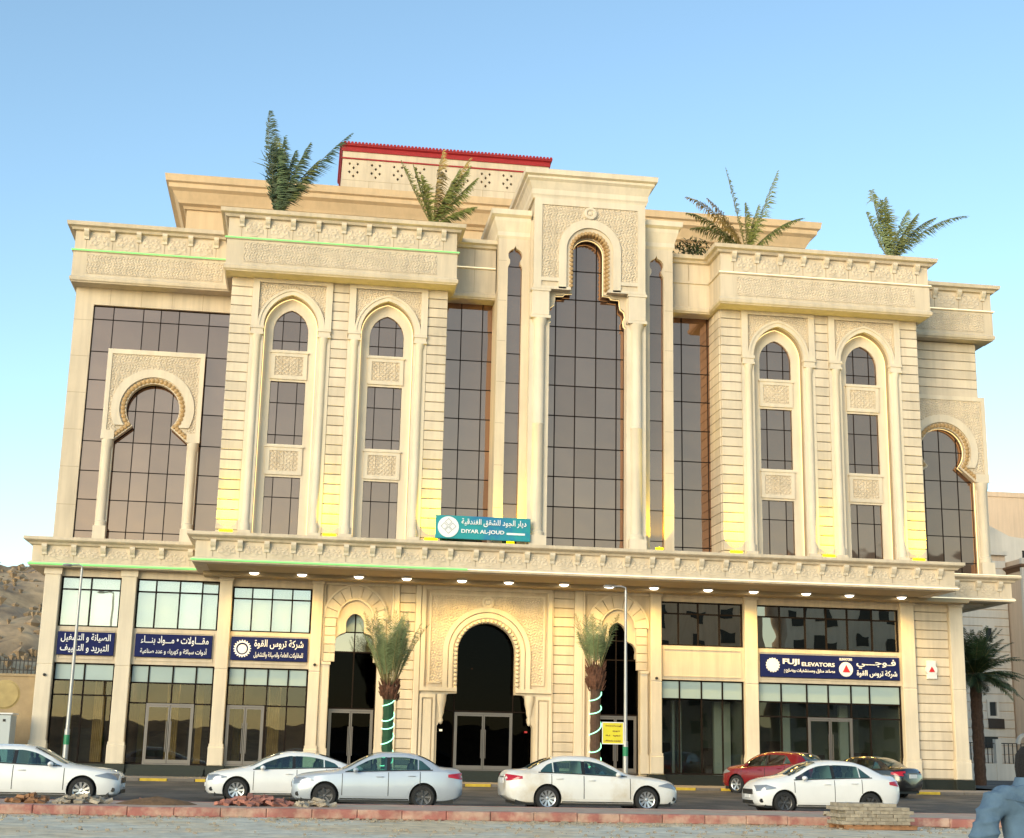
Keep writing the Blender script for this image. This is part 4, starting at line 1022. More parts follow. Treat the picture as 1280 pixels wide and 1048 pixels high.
text('للمقاولات العامة والصيانة والتشغيل', -13.3, -11.3, 5.10, 5.36, -.1, M['letter'], s, True, .01)
s = board('shop_sign', 8.3, 14.64, 4.95, 5.93, -.1, M['navy'], 'long navy shop sign with FUJI ELEVATORS lettering above the right shopfront')
gear(8.85, 5.46, .32, -.1, s, 16); MB().lathe(8.85, 5.46, [(0, -.14), (.27, -.135), (.29, -.1)], 20, 'y').build('emblem_disc', M['letter'], s)
text('FUJI', 9.3, 10.05, 5.45, 5.75, -.1, M['letter'], s, bold=.03); text('ELEVATORS', 10.16, 11.65, 5.45, 5.62, -.1, M['letter'], s, bold=.02)
text('مصاعد منازل ومستشفيات وبضائع', 9.35, 11.65, 5.12, 5.34, -.1, M['letter'], s, True, .01)
b_ = MB().lathe(12.17, 5.36, [(0, -.13), (.30, -.125), (.32, -.1)], 24, 'y').build('emblem_disc', M['letter'], s)
MB().prism([(12.0, 5.24), (12.17, 5.56), (12.34, 5.24)], [], -.15, -.13).build('triangle_emblem', M['redsign'], s)
text('ELEVATORS', 11.88, 12.45, 5.74, 5.85, -.1, M['letter'], s, bold=.02)
text('فـوجـــي', 12.65, 14.45, 5.42, 5.84, -.1, M['letter'], s, True, .014)
text('شركة تروس القوة', 12.65, 14.5, 5.04, 5.36, -.1, M['letter'], s, True, .012)
# small wall sign at the right corner
s = empty('wall_sign', (16.12, 0, 5.46), 0, 'small white projecting sign with a red triangle on the right corner wall', 'sign')
b = MB(); b.lathe(0, 0, [(0, -.12), (.26, -.115), (.27, 0)], 24, 'y'); b.bevbox(-.22, .22, -.1, 0, .18, .40, .02); b.bevbox(-.22, .25, -.1, 0, -.40, -.18, .02); b.build('sign_plate', M['white'], s)
MB().prism([(-.14, -.1), (0, .14), (.14, -.1)], [], -.14, -.11).build('triangle_emblem', M['redsign'], s)
# hotel name board standing on the canopy
s = board('hotel_sign', -6.30, -2.42, 9.88, 10.82, -3.5, M['teal'], 'teal hotel name board standing on the canopy left of the centre window')
b = MB().lathe(-5.78, 10.35, [(0, -3.54), (.42, -3.535), (.43, -3.5)], 30, 'y').build('emblem_disc', M['letter'], s)
b = MB()
for (dx, dz) in ((0, .18), (-.17, 0), (.17, 0), (0, -.16)):
    c_ = (-5.78+dx, 10.37+dz); q = .15
    P_ = [(c_[0]-q, c_[1]), (c_[0], c_[1]+q), (c_[0]+q, c_[1]), (c_[0], c_[1]-q)]
    Q_ = [(c_[0]+(p[0]-c_[0])*.78, c_[1]+(p[1]-c_[1])*.78) for p in P_]
    b.prism(P_, [Q_], -3.552, -3.541)
b.build('emblem_lines', M['steel'], s)
text('ديار الجود للشقق الفندقية', -5.25, -2.6, 10.4, 10.72, -3.5, M['letter'], s, True, .012)
text('DIYAR AL-JOUD', -5.25, -3.5, 10.08, 10.28, -3.5, M['letter'], s, bold=.02)
MB().box(-3.4, -2.65, -3.52, -3.5, 10.12, 10.2).build('underline', M['letter'], s)

# ------------------------------------------------------------------ street lamps
def lamp(x, y, h, zb, label, arm=-.45):
    L_ = empty('street_lamp', (x, y, zb), 0, label, 'street lamp', 'street lamps in front of the hotel')
    MB().tube([(0, 0, .0), (0, 0, 1.7), (0, 0, 1.72), (0, 0, h-.1)], [.10, .10, .075, .045], 10).build('pole', M['steel'], L_, smooth=40)
    MB().lathe(0, 0, [(.105, 1.15), (.105, 1.5)], 12).build('green_band', M['green'], L_)
    MB().box(-.16, .16, -.16, .16, 0, .04).build('base_plate', M['steel'], L_)
    MB().tube([(0, 0, h-.15), (0, 0, h), (arm*.3, 0, h+.06), (arm, 0, h+.03)], .03, 8).build('arm', M['steel'], L_, smooth=40)
    b = MB(); b.lathe(0, 0, [(0, .07), (.1, .05), (.13, 0), (.1, -.03), (0, -.035)], 12); o = b.build('lamp_head', M['steel'], L_, (arm-.12, 0, h+.02), smooth=50); o.scale = (1.5, 1, 1)
    MB().lathe(0, 0, [(0, -.045), (.07, -.04), (.09, -.028)], 12).build('lens', M['bulb'] if arm < -.5 else M['white'], o)
    return L_
lamp(-19.75, -5.35+.7, 7.72, .34, 'slim grey street lamp in front of the leftmost shop window', -.42)
lamp(1.28, -5.35+.7, 7.68, .34, 'slim grey street lamp beside the right arched doorway carrying a yellow banner', -.62)
bn = empty('banner', (.78, -4.7, 2.35), 0, 'square yellow printed banner hung on the right street lamp', 'banner')
MB().box(-.44, .42, 0, .02, -.42, .42).build('cloth', M['yellow'], bn)
b = MB()
for (z, ws) in ((.27, ((-.30, .32),)), (.07, ((-.02, .26),)), (-.10, ((-.3, -.12), (.0, .28))), (-.3, ((-.34, .3),))):
    for a, c_ in ws:
        x = a
        while x < c_-.02:
            w_ = rnd.uniform(.02, .06); b.box(x, min(x+w_, c_), -.006, 0, z-rnd.uniform(.01, .035), z+rnd.uniform(.015, .04)); x += w_+rnd.uniform(.008, .02)
b.build('print', M['ink'], bn)
MB().prism([(-.44, -.42), (-.44, .42), (.42, .42), (.42, -.42)], [[(-.41, -.39), (-.41, .39), (.39, .39), (.39, -.39)]], -.008, 0).build('hem', M['letter'], bn)

# ------------------------------------------------------------------ palms
def frond(parent, base, az, el, L, bend, m, leaf=.38, n=26, bare=.2, wind=(0, 0), r=.02, fold=.5, blow=(0, 0, -.25), lw=1.0):
    """one feathered leaf: rib plus leaflets; bend = how far the tip drops"""
    d = Vector((math.cos(az)*math.cos(el), math.sin(az)*math.cos(el), math.sin(el))); p = Vector(base); P = [p.copy()]; step = L/n
    for i in range(n):
        t = i/n
        d = (d+Vector((wind[0], wind[1], -bend))*(step*(.3+1.4*t))).normalized(); p = p+d*step; P.append(p.copy())
    mb = MB(); mb.cm = 0
    mb.tube([tuple(q) for q in P[::2]], [r*(1-.85*i/(len(P[::2])-1)) for i in range(len(P[::2]))], 4)
    mb.cm = 1
    for i in range(int(n*bare), n+1):
        t = i/n; q = P[i]; tg = (P[min(i+1, n)]-P[i-1]).normalized()
        side = tg.cross(Vector((0, 0, 1)))
        if side.length < .15: side = tg.cross(Vector((math.sin(az), -math.cos(az), .1)))
        side.normalize(); up = side.cross(tg)
        u_ = max(0., (t-bare)/(1-bare+1e-6)); ll = leaf*min(1., .35+u_*3.2, .25+(1-u_)*1.9)
        for sg in (-1, 1):
            for rep in (0, 1, 2):
                qq = q-tg*step*.33*rep
                dd = (tg*rnd.uniform(.55, .95)+side*sg*rnd.uniform(.75, 1.0)+up*rnd.uniform(-.1, fold)).normalized()
                l2 = ll*rnd.uniform(.75, 1.1); wv = tg*(.014+.012*rnd.random())*lw
                bl_ = Vector((blow[0], blow[1], blow[2]-.1))*rnd.uniform(.6, 1.3)
                a = qq; m1 = qq+(dd+bl_*.35)*l2*.5; e = qq+(dd+bl_).normalized()*l2
                k = len(mb.v); mb.v += [tuple(a-wv*.6), tuple(a+wv*.6), tuple(m1+wv), tuple(m1-wv), tuple(e)]
                mb.f += [(k, k+1, k+2, k+3), (k+3, k+2, k+4)]; mb.m += [1, 1]
    return mb.build('frond', [M['stem'], m], parent)
def palm(x, y, z, name, label, group, fr, m, trunk=.5, tr=.16, leaf=.4, wind=(.12, 0), m2=None, blow=(.9, 0, -.35)):
    Pm = empty(name, (x, y, z), 0, label, 'palm tree', group)
    MB().lathe(0, 0, [(tr*1.15, -trunk), (tr, -.2), (tr*1.1, 0), (tr*.5, .18), (0, .2)], 10).build('trunk', M['trunk'], Pm, smooth=50)
    for k, f in enumerate(fr):
        az, el, L, bend = f[:4]
        frond(Pm, (rnd.uniform(-.06, .06), rnd.uniform(-.06, .06), 0), R_(az), R_(el), L, bend, m2 if (m2 and k % 4 == 3) else m, leaf, 24, .10, wind, blow=blow, fold=.2, lw=1.35)
    return Pm
GR = 'palms growing in the roof planters'
# az: 0 = right, 90 = away, 180 = left, 270 = towards the street
palm(-13.45, -2.0, 23.6, 'roof_palm', 'dark roof palm at the left with one tall wind-bent leaf and one reaching right', GR,
     [(176, 80, 4.9, -.02), (40, 80, 3.3, .02), (15, 60, 5.4, .03), (170, 84, 3.6, .0), (100, 85, 3.9, .02), (200, 82, 3.3, .04), (350, 74, 3.6, .05), (10, 66, 3.3, .12), (250, 82, 3.0, .05)], M['leaf_d'], leaf=.85, wind=(.035, 0), m2=M['leaf_g'])
palm(-6.75, -2.0, 23.7, 'roof_palm', 'olive green roof palm below the red roof house', GR,
     [(174, 62, 3.3, .0), (168, 70, 3.0, .0), (8, 64, 3.4, .02), (60, 84, 3.7, .0), (12, 56, 3.2, .05), (5, 40, 2.2, .2), (350, 70, 2.9, .05), (20, 68, 3.9, .04), (190, 74, 2.3, .05)], M['leaf_g'], leaf=.72, wind=(.03, 0), m2=M['leaf_y'], blow=(.5, 0, -.5))
palm(7.4, -2.0, 23.4, 'roof_palm', 'roof palm right of the tower with two upright leaves and dry drooping side leaves', GR,
     [(168, 78, 4.3, .0), (14, 68, 4.7, .0), (170, 52, 3.4, .25), (178, 60, 3.9, .28), (2, 50, 3.4, .22), (185, 44, 3.0, .4), (90, 84, 2.6, .05), (172, 66, 3.2, .22), (10, 76, 2.6, .1)], M['leaf_g'], leaf=.62, wind=(.0, 0), m2=M['leaf_y'], blow=(.25, 0, -.6))
palm(14.1, -2.0, 23.5, 'roof_palm', 'rightmost roof palm with a long leaf arching towards the right corner', GR,
     [(172, 76, 3.6, -.02), (95, 84, 3.3, .0), (4, 50, 4.9, .16), (178, 66, 2.6, .05), (8, 58, 3.6, .2), (350, 66, 2.8, .15), (200, 80, 3.0, .0), (15, 72, 3.0, .1)], M['leaf_g'], leaf=.75, wind=(.03, 0), m2=M['leaf_s'], blow=(.6, 0, -.45))
def bush(x, y, z, r, n, m, label):
    B = MB()
    for i in range(n):
        a = rnd.uniform(0, 2*PI); e = rnd.uniform(.1, 1.4); rr = r*rnd.uniform(.3, 1); p = Vector((math.cos(a)*math.cos(e)*rr*1.3, math.sin(a)*math.cos(e)*rr, math.sin(e)*rr))
        d = Vector((rnd.uniform(-1, 1), rnd.uniform(-1, 1), rnd.uniform(-.3, 1))).normalized()*rnd.uniform(.1, .22); s_ = d.cross(Vector((0, 0, 1))).normalized()*.035
        k = len(B.v); B.v += [tuple(p-d*.5), tuple(p+s_), tuple(p+d), tuple(p-s_)]; B.f.append((k, k+1, k+2, k+3)); B.m.append(0)
    return tag(B.build('planter_shrub', m, None, (x, y, z)), label, 'shrub')
bush(5.0, -1.6, 23.2, 1.0, 500, M['leaf_d'], 'dark green shrub spilling over the parapet just right of the tower')
bush(-4.9, -1.2, 23.1, .4, 120, M['leaf_d'], 'tiny dark shrub on the parapet left of the tower')
bush(16.6, -.1, 23.1, .45, 160, M['leaf_d'], 'small dark shrub on the roof edge at the right end bay')
bush(-17.0, -.1, 23.1, .25, 60, M['leaf_d'], 'tiny tuft of leaves on the roof edge at the left end bay')

def street_palm(x, y, zb, ht, boss, top, n, spread, tm, m, label, led_n, seed):
    rr = random.Random(seed); P_ = empty('date_palm', (x, y, zb), 0, label, 'palm tree', 'newly planted date palms in front of the entrance')
    t = MB(); prof = []
    for i in range(18):
        z = ht*i/17; prof.append((.195+(.02 if i % 2 else 0), z))
    t.lathe(0, 0, prof, 12); t.build('trunk', tm, P_, smooth=20)
    b = MB(); b.lathe(0, 0, [(.20, ht-.05), (.27, ht+.1), (.33, ht+.35*(boss-ht)), (.31, boss-.1), (.2, boss+.1), (0, boss+.15)], 12)
    for i in range(90):
        a = rr.uniform(0, 2*PI); z = rr.uniform(ht-.1, boss+.1); r1 = .3
        b.tube([(math.cos(a)*r1, math.sin(a)*r1, z), (math.cos(a)*(r1+.12), math.sin(a)*(r1+.12), z+.16+rr.random()*.12)], [.035, .012], 4)
    b.build('crown_base', M['fibre'], P_)
    for i in range(n):
        a = 2*PI*i/n+rr.uniform(-.3, .3); sp = rr.uniform(.3, 1)*spread
        L = (top-boss)*rr.choice((rr.uniform(.55, .8), rr.uniform(.85, 1.1)))
        frond(P_, (.15*math.cos(a), .15*math.sin(a), boss-.15), a, R_(88-sp), L, -.05+.3*(sp/spread)*rr.random(), m, rr.uniform(.34, .5), 26, .36, (0, 0), .02, .7, blow=(rr.uniform(-.5, .5), rr.uniform(-.3, .3), rr.uniform(-.4, .3)), lw=.5)
    # rope light wound round the trunk
    pth = []; turns = led_n
    for i in range(turns*12+1):
        a = 2*PI*i/12; z = .3+(ht-.35)*i/(turns*12)+.10*math.sin(a*1.0); pth.append((.235*math.cos(a), .235*math.sin(a), z+.09*math.sin(a*.37)))
    MB().tube(pth, .022, 5).build('rope_light', M['led_m'], P_)
    return P_
street_palm(-7.96, -4.45, .34, 3.1, 3.6, 6.55, 46, 23, M['trunkg'], M['leaf_s'], 'bushy date palm left of the main entrance with its green trunk wound in rope light', 6, 3)
street_palm(.12, -4.45, .34, 3.7, 4.5, 6.75, 17, 24, M['trunk'], M['leaf_s'], 'thin crowned date palm by the right arched doorway with rope light on its brown trunk', 5, 5)
# dark palm beyond the right corner
P_ = empty('date_palm', (25.6, 15.0, .3), 0, 'dark full crowned palm beside the right corner of the hotel', 'palm tree')
MB().lathe(0, 0, [(.30+(.03 if i % 2 else 0), 6.0*i/21) for i in range(22)]+[(.2, 6.3)], 12).build('trunk', M['trunk'], P_, smooth=20)
for i in range(84):
    a = rnd.uniform(0, 2*PI); el = rnd.uniform(-15, 75)
    frond(P_, (0, 0, 5.9), a, R_(el), rnd.uniform(2.2, 3.0), .30, M['leaf_d'], .62, 20, .06, (0, 0), .03, .2)

# ------------------------------------------------------------------ cars
def pchip(keys):
    xs = [k[0] for k in keys]; ys = [k[1] for k in keys]; n = len(xs); h = [xs[i+1]-xs[i] for i in range(n-1)]; dl_ = [(ys[i+1]-ys[i])/h[i] for i in range(n-1)]
    m = [0]*n; m[0] = dl_[0]; m[-1] = dl_[-1]
    for i in range(1, n-1):
        m[i] = 0 if dl_[i-1]*dl_[i] <= 0 else 2*dl_[i-1]*dl_[i]/(dl_[i-1]+dl_[i])
    def f(x):
        if x <= xs[0]: return ys[0]
        if x >= xs[-1]: return ys[-1]
        i = max(j for j in range(n-1) if xs[j] <= x); t = (x-xs[i])/h[i]
        return (2*t**3-3*t*t+1)*ys[i]+(t**3-2*t*t+t)*h[i]*m[i]+(-2*t**3+3*t*t)*ys[i+1]+(t**3-t*t)*h[i]*m[i+1]
    return f

def make_car(spec, paint, label, loc, rz, rimm, name='parked_car', plate=True, cat='car'):
    """nose at x=0, tail at x=L, y half-width, then re-centred; the nose points along -x before rotation"""
    L = spec['L']; W = spec['W']/2; wr = spec['wr']; wx = spec['wx']
    top = pchip(spec['top']); belt = pchip(spec['belt']); bot = pchip(spec['bot']); wid = pchip(spec['wid']); tw = pchip(spec['tw'])
    def section(x):
        w_ = W*wid(x); zb = bot(x); zt = top(x); zl = min(belt(x), zt-.03); w2 = min(tw(x)*W, w_-.04)
        g = max(0., zt-zl)
        return [(0, zb), (w_-.16, zb), (w_-.05, zb+.05), (w_-.01, zb+.16), (w_, zb+(zl-zb)*.5), (w_-.012, zb+(zl-zb)*.78), (w_-.035, zl-.03), (w_-.065, zl), (w_-.065-(w_-.065-w2)*.12, zl+g*.1),
                (w2+.01, zt-min(.09, g*.45)), (w2-.06, zt-min(.03, g*.2)), (w2*.55, zt), (0, zt+.012)]
    ts = [0, .012, .04, .09, .16]+[.16+(L-.32)*i/46 for i in range(1, 46)]+[L-.16, L-.09, L-.04, L-.012, L]
    mb = MB(); rings = []
    for x in ts:
        h = section(x); full = h+[(-y, z) for y, z in reversed(h[1:-1])]
        rings.append(len(mb.v)); mb.v += [(x-L/2, y, z) for y, z in full]
    m_ = len(full)
    for i in range(len(ts)-1):
        for j in range(m_):
            j2 = (j+1) % m_; mb.f.append((rings[i]+j, rings[i]+j2, rings[i+1]+j2, rings[i+1]+j)); mb.m.append(0)
    mb.f.append(tuple(range(m_))); mb.m.append(0); mb.f.append(tuple(rings[-1]+j for j in range(m_))); mb.m.append(0)
    Cr = empty(name, loc, rz, label, cat)
    body = mb.build('body', paint, Cr, recalc=True)
    cut = MB()
    for x in wx:
        for sg in (-1, 1):
            pr = [(0, sg*(W-.30)), (wr+.055, sg*(W-.30)), (wr+.055, sg*(W+.2)), (0, sg*(W+.2))]
            cut.lathe(0, 0, [(0, 0)], 3) if False else None
            k = len(cut.v); n = 28
            for yy in (sg*(W-.30), sg*(W+.2)):
                for j in range(n): a = 2*PI*j/n; cut.v.append((x-L/2+(wr+.055)*math.cos(a), yy, wr+(wr+.055)*math.sin(a)))
            for j in range(n): cut.f.append((k+j, k+(j+1) % n, k+n+(j+1) % n, k+n+j)); cut.m.append(0)
            cut.f.append(tuple(k+j for j in range(n))); cut.f.append(tuple(k+n+j for j in range(n))); cut.m += [0, 0]
    # window openings right through the cabin
    railf = lambda x: section(x)[9][1]-.035
    blf = lambda x: belt(x)+.035
    wa, wb, wc, wd = spec['win']
    def opening(xa, xb, hi, n=16):
        P_ = [xa+(xb-xa)*i/n for i in range(n+1)]; P_ = [x for x in P_ if hi(x)-blf(x) > .02]
        lo_ = [(x-L/2, blf(x)+.006) for x in P_]; up = [(x-L/2, hi(x)-.006) for x in reversed(P_)]
        cut.prism(lo_+up, [], -W-.1, W+.1)
    opening(wa+.02, wb-.055, railf)
    opening(wb+.055, wc-.01, lambda x: min(railf(x), blf(x)+max(0, (wd-x))*spec.get('rslope', 1.2)))
    co_ = cut.build('cutter', paint, None, recalc=True)
    md_ = body.modifiers.new('b', 'BOOLEAN'); md_.operation = 'DIFFERENCE'; md_.object = co_; md_.solver = 'EXACT'
    par = body.parent; body.parent = None
    bpy.context.view_layer.update(); dg = bpy.context.evaluated_depsgraph_get()
    me = bpy.data.meshes.new_from_object(body.evaluated_get(dg)); body.modifiers.clear(); old = body.data; body.data = me; bpy.data.meshes.remove(old)
    body.parent = par; bpy.data.objects.remove(co_)
    me.polygons.foreach_set('use_smooth', [True]*len(me.polygons)); me.set_sharp_from_angle(angle=R_(33))
    def side_y(x, z):
        h = section(x)
        for i in range(2, 10):
            if h[i][1] <= z <= h[i+1][1] or (i == 9): 
                a, b = h[i], h[i+1]; t = 0 if abs(b[1]-a[1]) < 1e-6 else (z-a[1])/(b[1]-a[1]); return a[0]+(b[0]-a[0])*max(0, min(1, t))
        return h[4][0]
    def top_z(x, y):
        h = section(x); y = abs(y)
        for i in range(9, 12):
            if h[i+1][0] <= y <= h[i][0]:
                a, b = h[i], h[i+1]; t = (y-a[0])/(b[0]-a[0]); return a[1]+(b[1]-a[1])*t
        return h[9][1]
    def side_patch(nm, m, xa, xb, lo, hi, off=.008, n=14, rows=5, parent=Cr, both=True):
        out = []
        for sg in ((-1, 1) if both else (1,)):
            q = MB(); cols = []
            for i in range(n+1):
                x = xa+(xb-xa)*i/n; a, b = lo(x), hi(x)
                if b-a < .012: cols.append(None); continue
                cols.append(len(q.v))
                for j in range(rows+1):
                    z = a+(b-a)*j/rows; q.v.append((x-L/2, sg*(side_y(x, z)+off), z))
            k = len(q.v)
            for i in range(n):
                if cols[i] is None or cols[i+1] is None: continue
                for j in range(rows): q.f.append((cols[i]+j, cols[i+1]+j, cols[i+1]+j+1, cols[i]+j+1)); q.m.append(0)
                # rims of the patch close back to the body
            if not q.f: continue
            edge = {}
            for f in q.f:
                for e in range(4):
                    a, b = f[e], f[(e+1) % 4]; key = (min(a, b), max(a, b)); edge[key] = edge.get(key, 0)+1
            for (a, b), c_ in edge.items():
                if c_ == 1:
                    va, vb = q.v[a], q.v[b]; k = len(q.v)
                    q.v += [(va[0], va[1]-sg*(off+.01), va[2]), (vb[0], vb[1]-sg*(off+.01), vb[2])]; q.f.append((a, b, k+1, k)); q.m.append(0)
            out.append(q.build(nm, m, parent, smooth=40))
        return out
    def top_patch(nm, m, xa, xb, marg, off=.008, n=8, rows=8):
        q = MB()
        for i in range(n+1):
            x = xa+(xb-xa)*i/n; wv = section(x)[9][0]-marg
            for j in range(rows+1):
                y = -wv+2*wv*j/rows; q.v.append((x-L/2+(-off if xa < L/2 else off), y, top_z(x, y)+off))
        for i in range(n):
            for j in range(rows): q.f.append((i*(rows+1)+j, (i+1)*(rows+1)+j, (i+1)*(rows+1)+j+1, i*(rows+1)+j+1)); q.m.append(0)
        return q.build(nm, m, Cr, smooth=60)
    S_ = spec
    rail = lambda x: section(x)[9][1]-.035
    bl = lambda x: belt(x)+.035
    a, b, c, d = S_['win']       # A-pillar foot, B pillar, C pillar start of slope, end
    side_patch('window_trim', M['black'], a-.05, d+.03, lambda x: belt(x)+.008, lambda x: min(belt(x)+.036, rail(x)+.02), .005, n=44, rows=2)
    side_patch('window_pillar', M['black'], b-.052, b+.052, bl, lambda x: rail(x)-.01, .005, n=2)
    for sx, sm in ((b-.38, 0), (c-.16, 0)):
        for sg in (-1, 1):
            q = MB(); q.lathe(0, 0, [(0, 0), (.21, .0), (.2, .12), (.12, .19), (0, .2)], 12); q.lathe(0, 0, [(.05, .18), (.1, .22), (.11, .27), (.07, .32), (0, .33)], 10)
            o_ = q.build('seat', M['seat'], Cr, (sx-L/2, sg*.36, belt(sx)+.02), (0, R_(8), 0), smooth=60); o_.scale = (.38, 1, .95)
    side_patch('side_window', M['cside'], a, b-.045, bl, rail, n=22)
    cend = S_.get('rearcut', .0)
    side_patch('side_window', M['cside'], b+.045, c, bl, lambda x: min(rail(x), bl(x)+max(0, (d-x))*S_.get('rslope', 1.2)), n=22)
    if c < d: side_patch('quarter_window', M['cglass'], c+.03, d, bl, lambda x: min(rail(x)-.0, bl(x)+max(0, (d-x))*S_.get('rslope', 1.2)), n=10)
    top_patch('windscreen', M['cglass'], S_['ws'][0], S_['ws'][1], .05)
    top_patch('rear_window', M['cglass'], S_['rw'][0], S_['rw'][1], .08)
    dz0 = lambda x: bot(x)+.14
    for (xa, xb) in ((S_['dr'][0], S_['dr'][1]), (S_['dr'][1]+.012, S_['dr'][2])):
        def lo(x): 
            z = dz0(x)
            for w0 in wx:
                if abs(x-w0) < wr+.1: z = max(z, wr+math.sqrt(max(0, (wr+.1)**2-(x-w0)**2)))
            return z
        for o in side_patch('door', paint, xa, xb, lo, lambda x: belt(x)-.02, .007, n=16, rows=7):
            sg = 1 if o.data.vertices[0].co.y > 0 else -1; hx = xb-.22; hz = belt(hx)-.13
            MB().tube([(hx-.1-L/2, sg*(side_y(hx-.1, hz)+.012), hz), (hx-.05-L/2, sg*(side_y(hx, hz)+.045), hz+.005), (hx+.05-L/2, sg*(side_y(hx, hz)+.045), hz+.005), (hx+.1-L/2, sg*(side_y(hx+.1, hz)+.012), hz)], .013, 6).build('handle', paint, o, smooth=50)
    for xs_ in S_['dr']:
        side_patch('door_seam', M['black'], xs_-.009, xs_+.009, lambda x: (bot(x)+.16 if all(abs(x-w0) > wr+.1 for w0 in wx) else wr*1.9), lambda x: belt(x)-.02, .0085, n=1, rows=7)
    side_patch('sill', M['black'], wx[0]+wr+.07, wx[1]-wr-.07, lambda x: bot(x)+.03, lambda x: bot(x)+.085, .004, n=8, rows=2)
    h0, h1, hz0, hz1 = S_['hl']
    side_patch('headlight', M['hlight'], h0, h1, lambda x: hz0+(x-h0)*.18, lambda x: hz1-.0*(x-h0)+(x-h0)*.10-max(0, (x-h0)/(h1-h0)-.5)*(hz1-hz0)*1.2, .012, 10, 4)
    t0, t1, tz0, tz1 = S_['tl']
    side_patch('taillight', M['tlight'], t0, t1, lambda x: tz0+(t1-x)*.15, lambda x: tz1-(t1-x)*.12, .012, 10, 4)
    for x in wx:
        for sg in (-1, 1):
            t = MB(); yo = sg*(W-.015); yi = sg*(W-.235)
            t.lathe(0, 0, [(wr*.66, yo), (wr*.9, yo+sg*.004), (wr*.98, yo-sg*.025), (wr, yo-sg*.06), (wr, yi+sg*.05), (wr*.95, yi), (wr*.5, yi)], 32, 'y')
            tyre = t.build('wheel', M['rubber'], Cr, (x-L/2, 0, wr), smooth=35)
            r_ = MB(); r_.lathe(0, 0, [(wr*.67, yo-sg*.002), (wr*.60, yo-sg*.015), (wr*.58, yo-sg*.08)], 32, 'y')
            ns = S_.get('spokes', 10)
            for k in range(ns):
                an = 2*PI*k/ns; ca, sa = math.cos(an), math.sin(an); w1, w2 = wr*.055, wr*.10
                P = []
                for rad, ww in ((wr*.12, w1), (wr*.62, w2)):
                    for e in (-1, 1):
                        for yy in (yo-sg*.012 if rad > .2*wr else yo-sg*.03, yo-sg*.06): P.append((rad*ca-e*ww*sa, yy, rad*sa+e*ww*ca))
                r_.add(P, [(0, 4, 6, 2), (1, 3, 7, 5), (0, 1, 5, 4), (2, 6, 7, 3), (4, 5, 7, 6)])
            r_.lathe(0, 0, [(0, yo-sg*.01), (wr*.13, yo-sg*.015), (wr*.15, yo-sg*.05)], 14, 'y')
            r_.build('rim', rimm, tyre, smooth=30)
            g = MB(); g.lathe(0, 0, [(0, yo-sg*.1), (wr*.64, yo-sg*.1)], 20, 'y'); g.build('brake_disc', M['rim_d'], tyre)
            li = MB(); li.lathe(0, 0, [(0, sg*(W-.29)), (wr+.047, sg*(W-.29)), (wr+.047, sg*(W-.05))], 30, 'y'); li.build('wheel_arch', M['black'], Cr, (x-L/2, 0, wr))
    # mirrors
    for sg in (-1, 1):
        x = S_['win'][0]+.22; z = belt(x)+.06; y = side_y(x, belt(x))
        b_ = MB(); b_.lathe(0, 0, [(0, 0), (.06, .02), (.085, .08), (.075, .16), (0, .2)], 10); o = b_.build('mirror', paint, Cr, (x-L/2, sg*(y+.02), z+.0), (sg*-PI/2, 0, 0), smooth=60); o.scale = (.9, .8, 1)
    # grille, lower intake, fog lamps, plates, trim
    gz0, gz1, gw = S_['grille']
    def nose(z, off=.012): return -L/2-off
    b_ = MB(); b_.box(-L/2-.012, -L/2+.06, -gw, gw, gz0, gz1); b_.build('grille', M['black'], Cr)
    b_ = MB()
    for k in range(3): b_.box(-L/2-.02, -L/2, -gw+.02, gw-.02, gz0+(gz1-gz0)*(k+.8)/4, gz0+(gz1-gz0)*(k+1.05)/4)
    b_.build('grille_bar', M['alum'], Cr)
    MB().box(-L/2-.014, -L/2+.05, -W*.5, W*.5, .26, .36).build('intake', M['black'], Cr)
    for sg in (-1, 1):
        x = .16; MB().lathe(x-L/2, .36, [(0, sg*(side_y(x, .36)+.012)), (.055, sg*(side_y(x, .36)+.01)), (.06, sg*(side_y(x, .36)-.03))], 12, 'y').build('fog_lamp', M['black'], Cr)
    if plate:
        pz = S_.get('plate', .78)
        MB().box(L/2-.02, L/2+.016, -.24, .24, pz-.07, pz+.07).build('number_plate', M['white'], Cr); MB().box(-L/2-.03, -L/2, -.2, .2, .42, .52).build('number_plate', M['white'], Cr)
        MB().box(L/2-.02, L/2+.012, -.3, .3, pz+.08, pz+.11).build('boot_trim', M['alum'], Cr)
    MB().box(-L/2+.25, L/2-.25, -W+.12, W-.12, .16, .30).build('underbody', M['black'], Cr)
    return Cr

sedan = dict(L=4.85, W=1.82, wr=.335, wx=(.95, 3.73),
    top=[(0, .68), (.05, .76), (.3, .86), (.8, .93), (1.25, .98), (1.45, 1.03), (1.9, 1.25), (2.25, 1.40), (2.6, 1.46), (3.1, 1.465), (3.5, 1.42), (3.9, 1.27), (4.25, 1.10), (4.45, 1.08), (4.72, 1.06), (4.81, .98), (4.85, .85)],
    belt=[(0, .62), (.3, .78), (1.2, .90), (2.4, .95), (3.6, .99), (4.3, 1.0), (4.85, .82)],
    bot=[(0, .30), (.15, .20), (.6, .18), (4.2, .18), (4.65, .25), (4.85, .38)],
    wid=[(0, .62), (.05, .74), (.2, .88), (.5, .96), (1.0, 1), (3.9, 1), (4.4, .96), (4.7, .88), (4.8, .80), (4.85, .72)],
    tw=[(0, .5), (.4, .76), (1.2, .80), (1.5, .80), (2.2, .66), (2.6, .64), (3.2, .64), (3.7, .67), (4.2, .76), (4.85, .62)],
    win=(1.55, 2.72, 3.55, 3.95), rslope=.85, ws=(1.42, 2.28), rw=(3.55, 4.2), dr=(1.42, 2.72, 3.62), hl=(.05, .62, .60, .76), tl=(4.42, 4.84, .78, .96), grille=(.52, .66, .42), spokes=10)
import copy
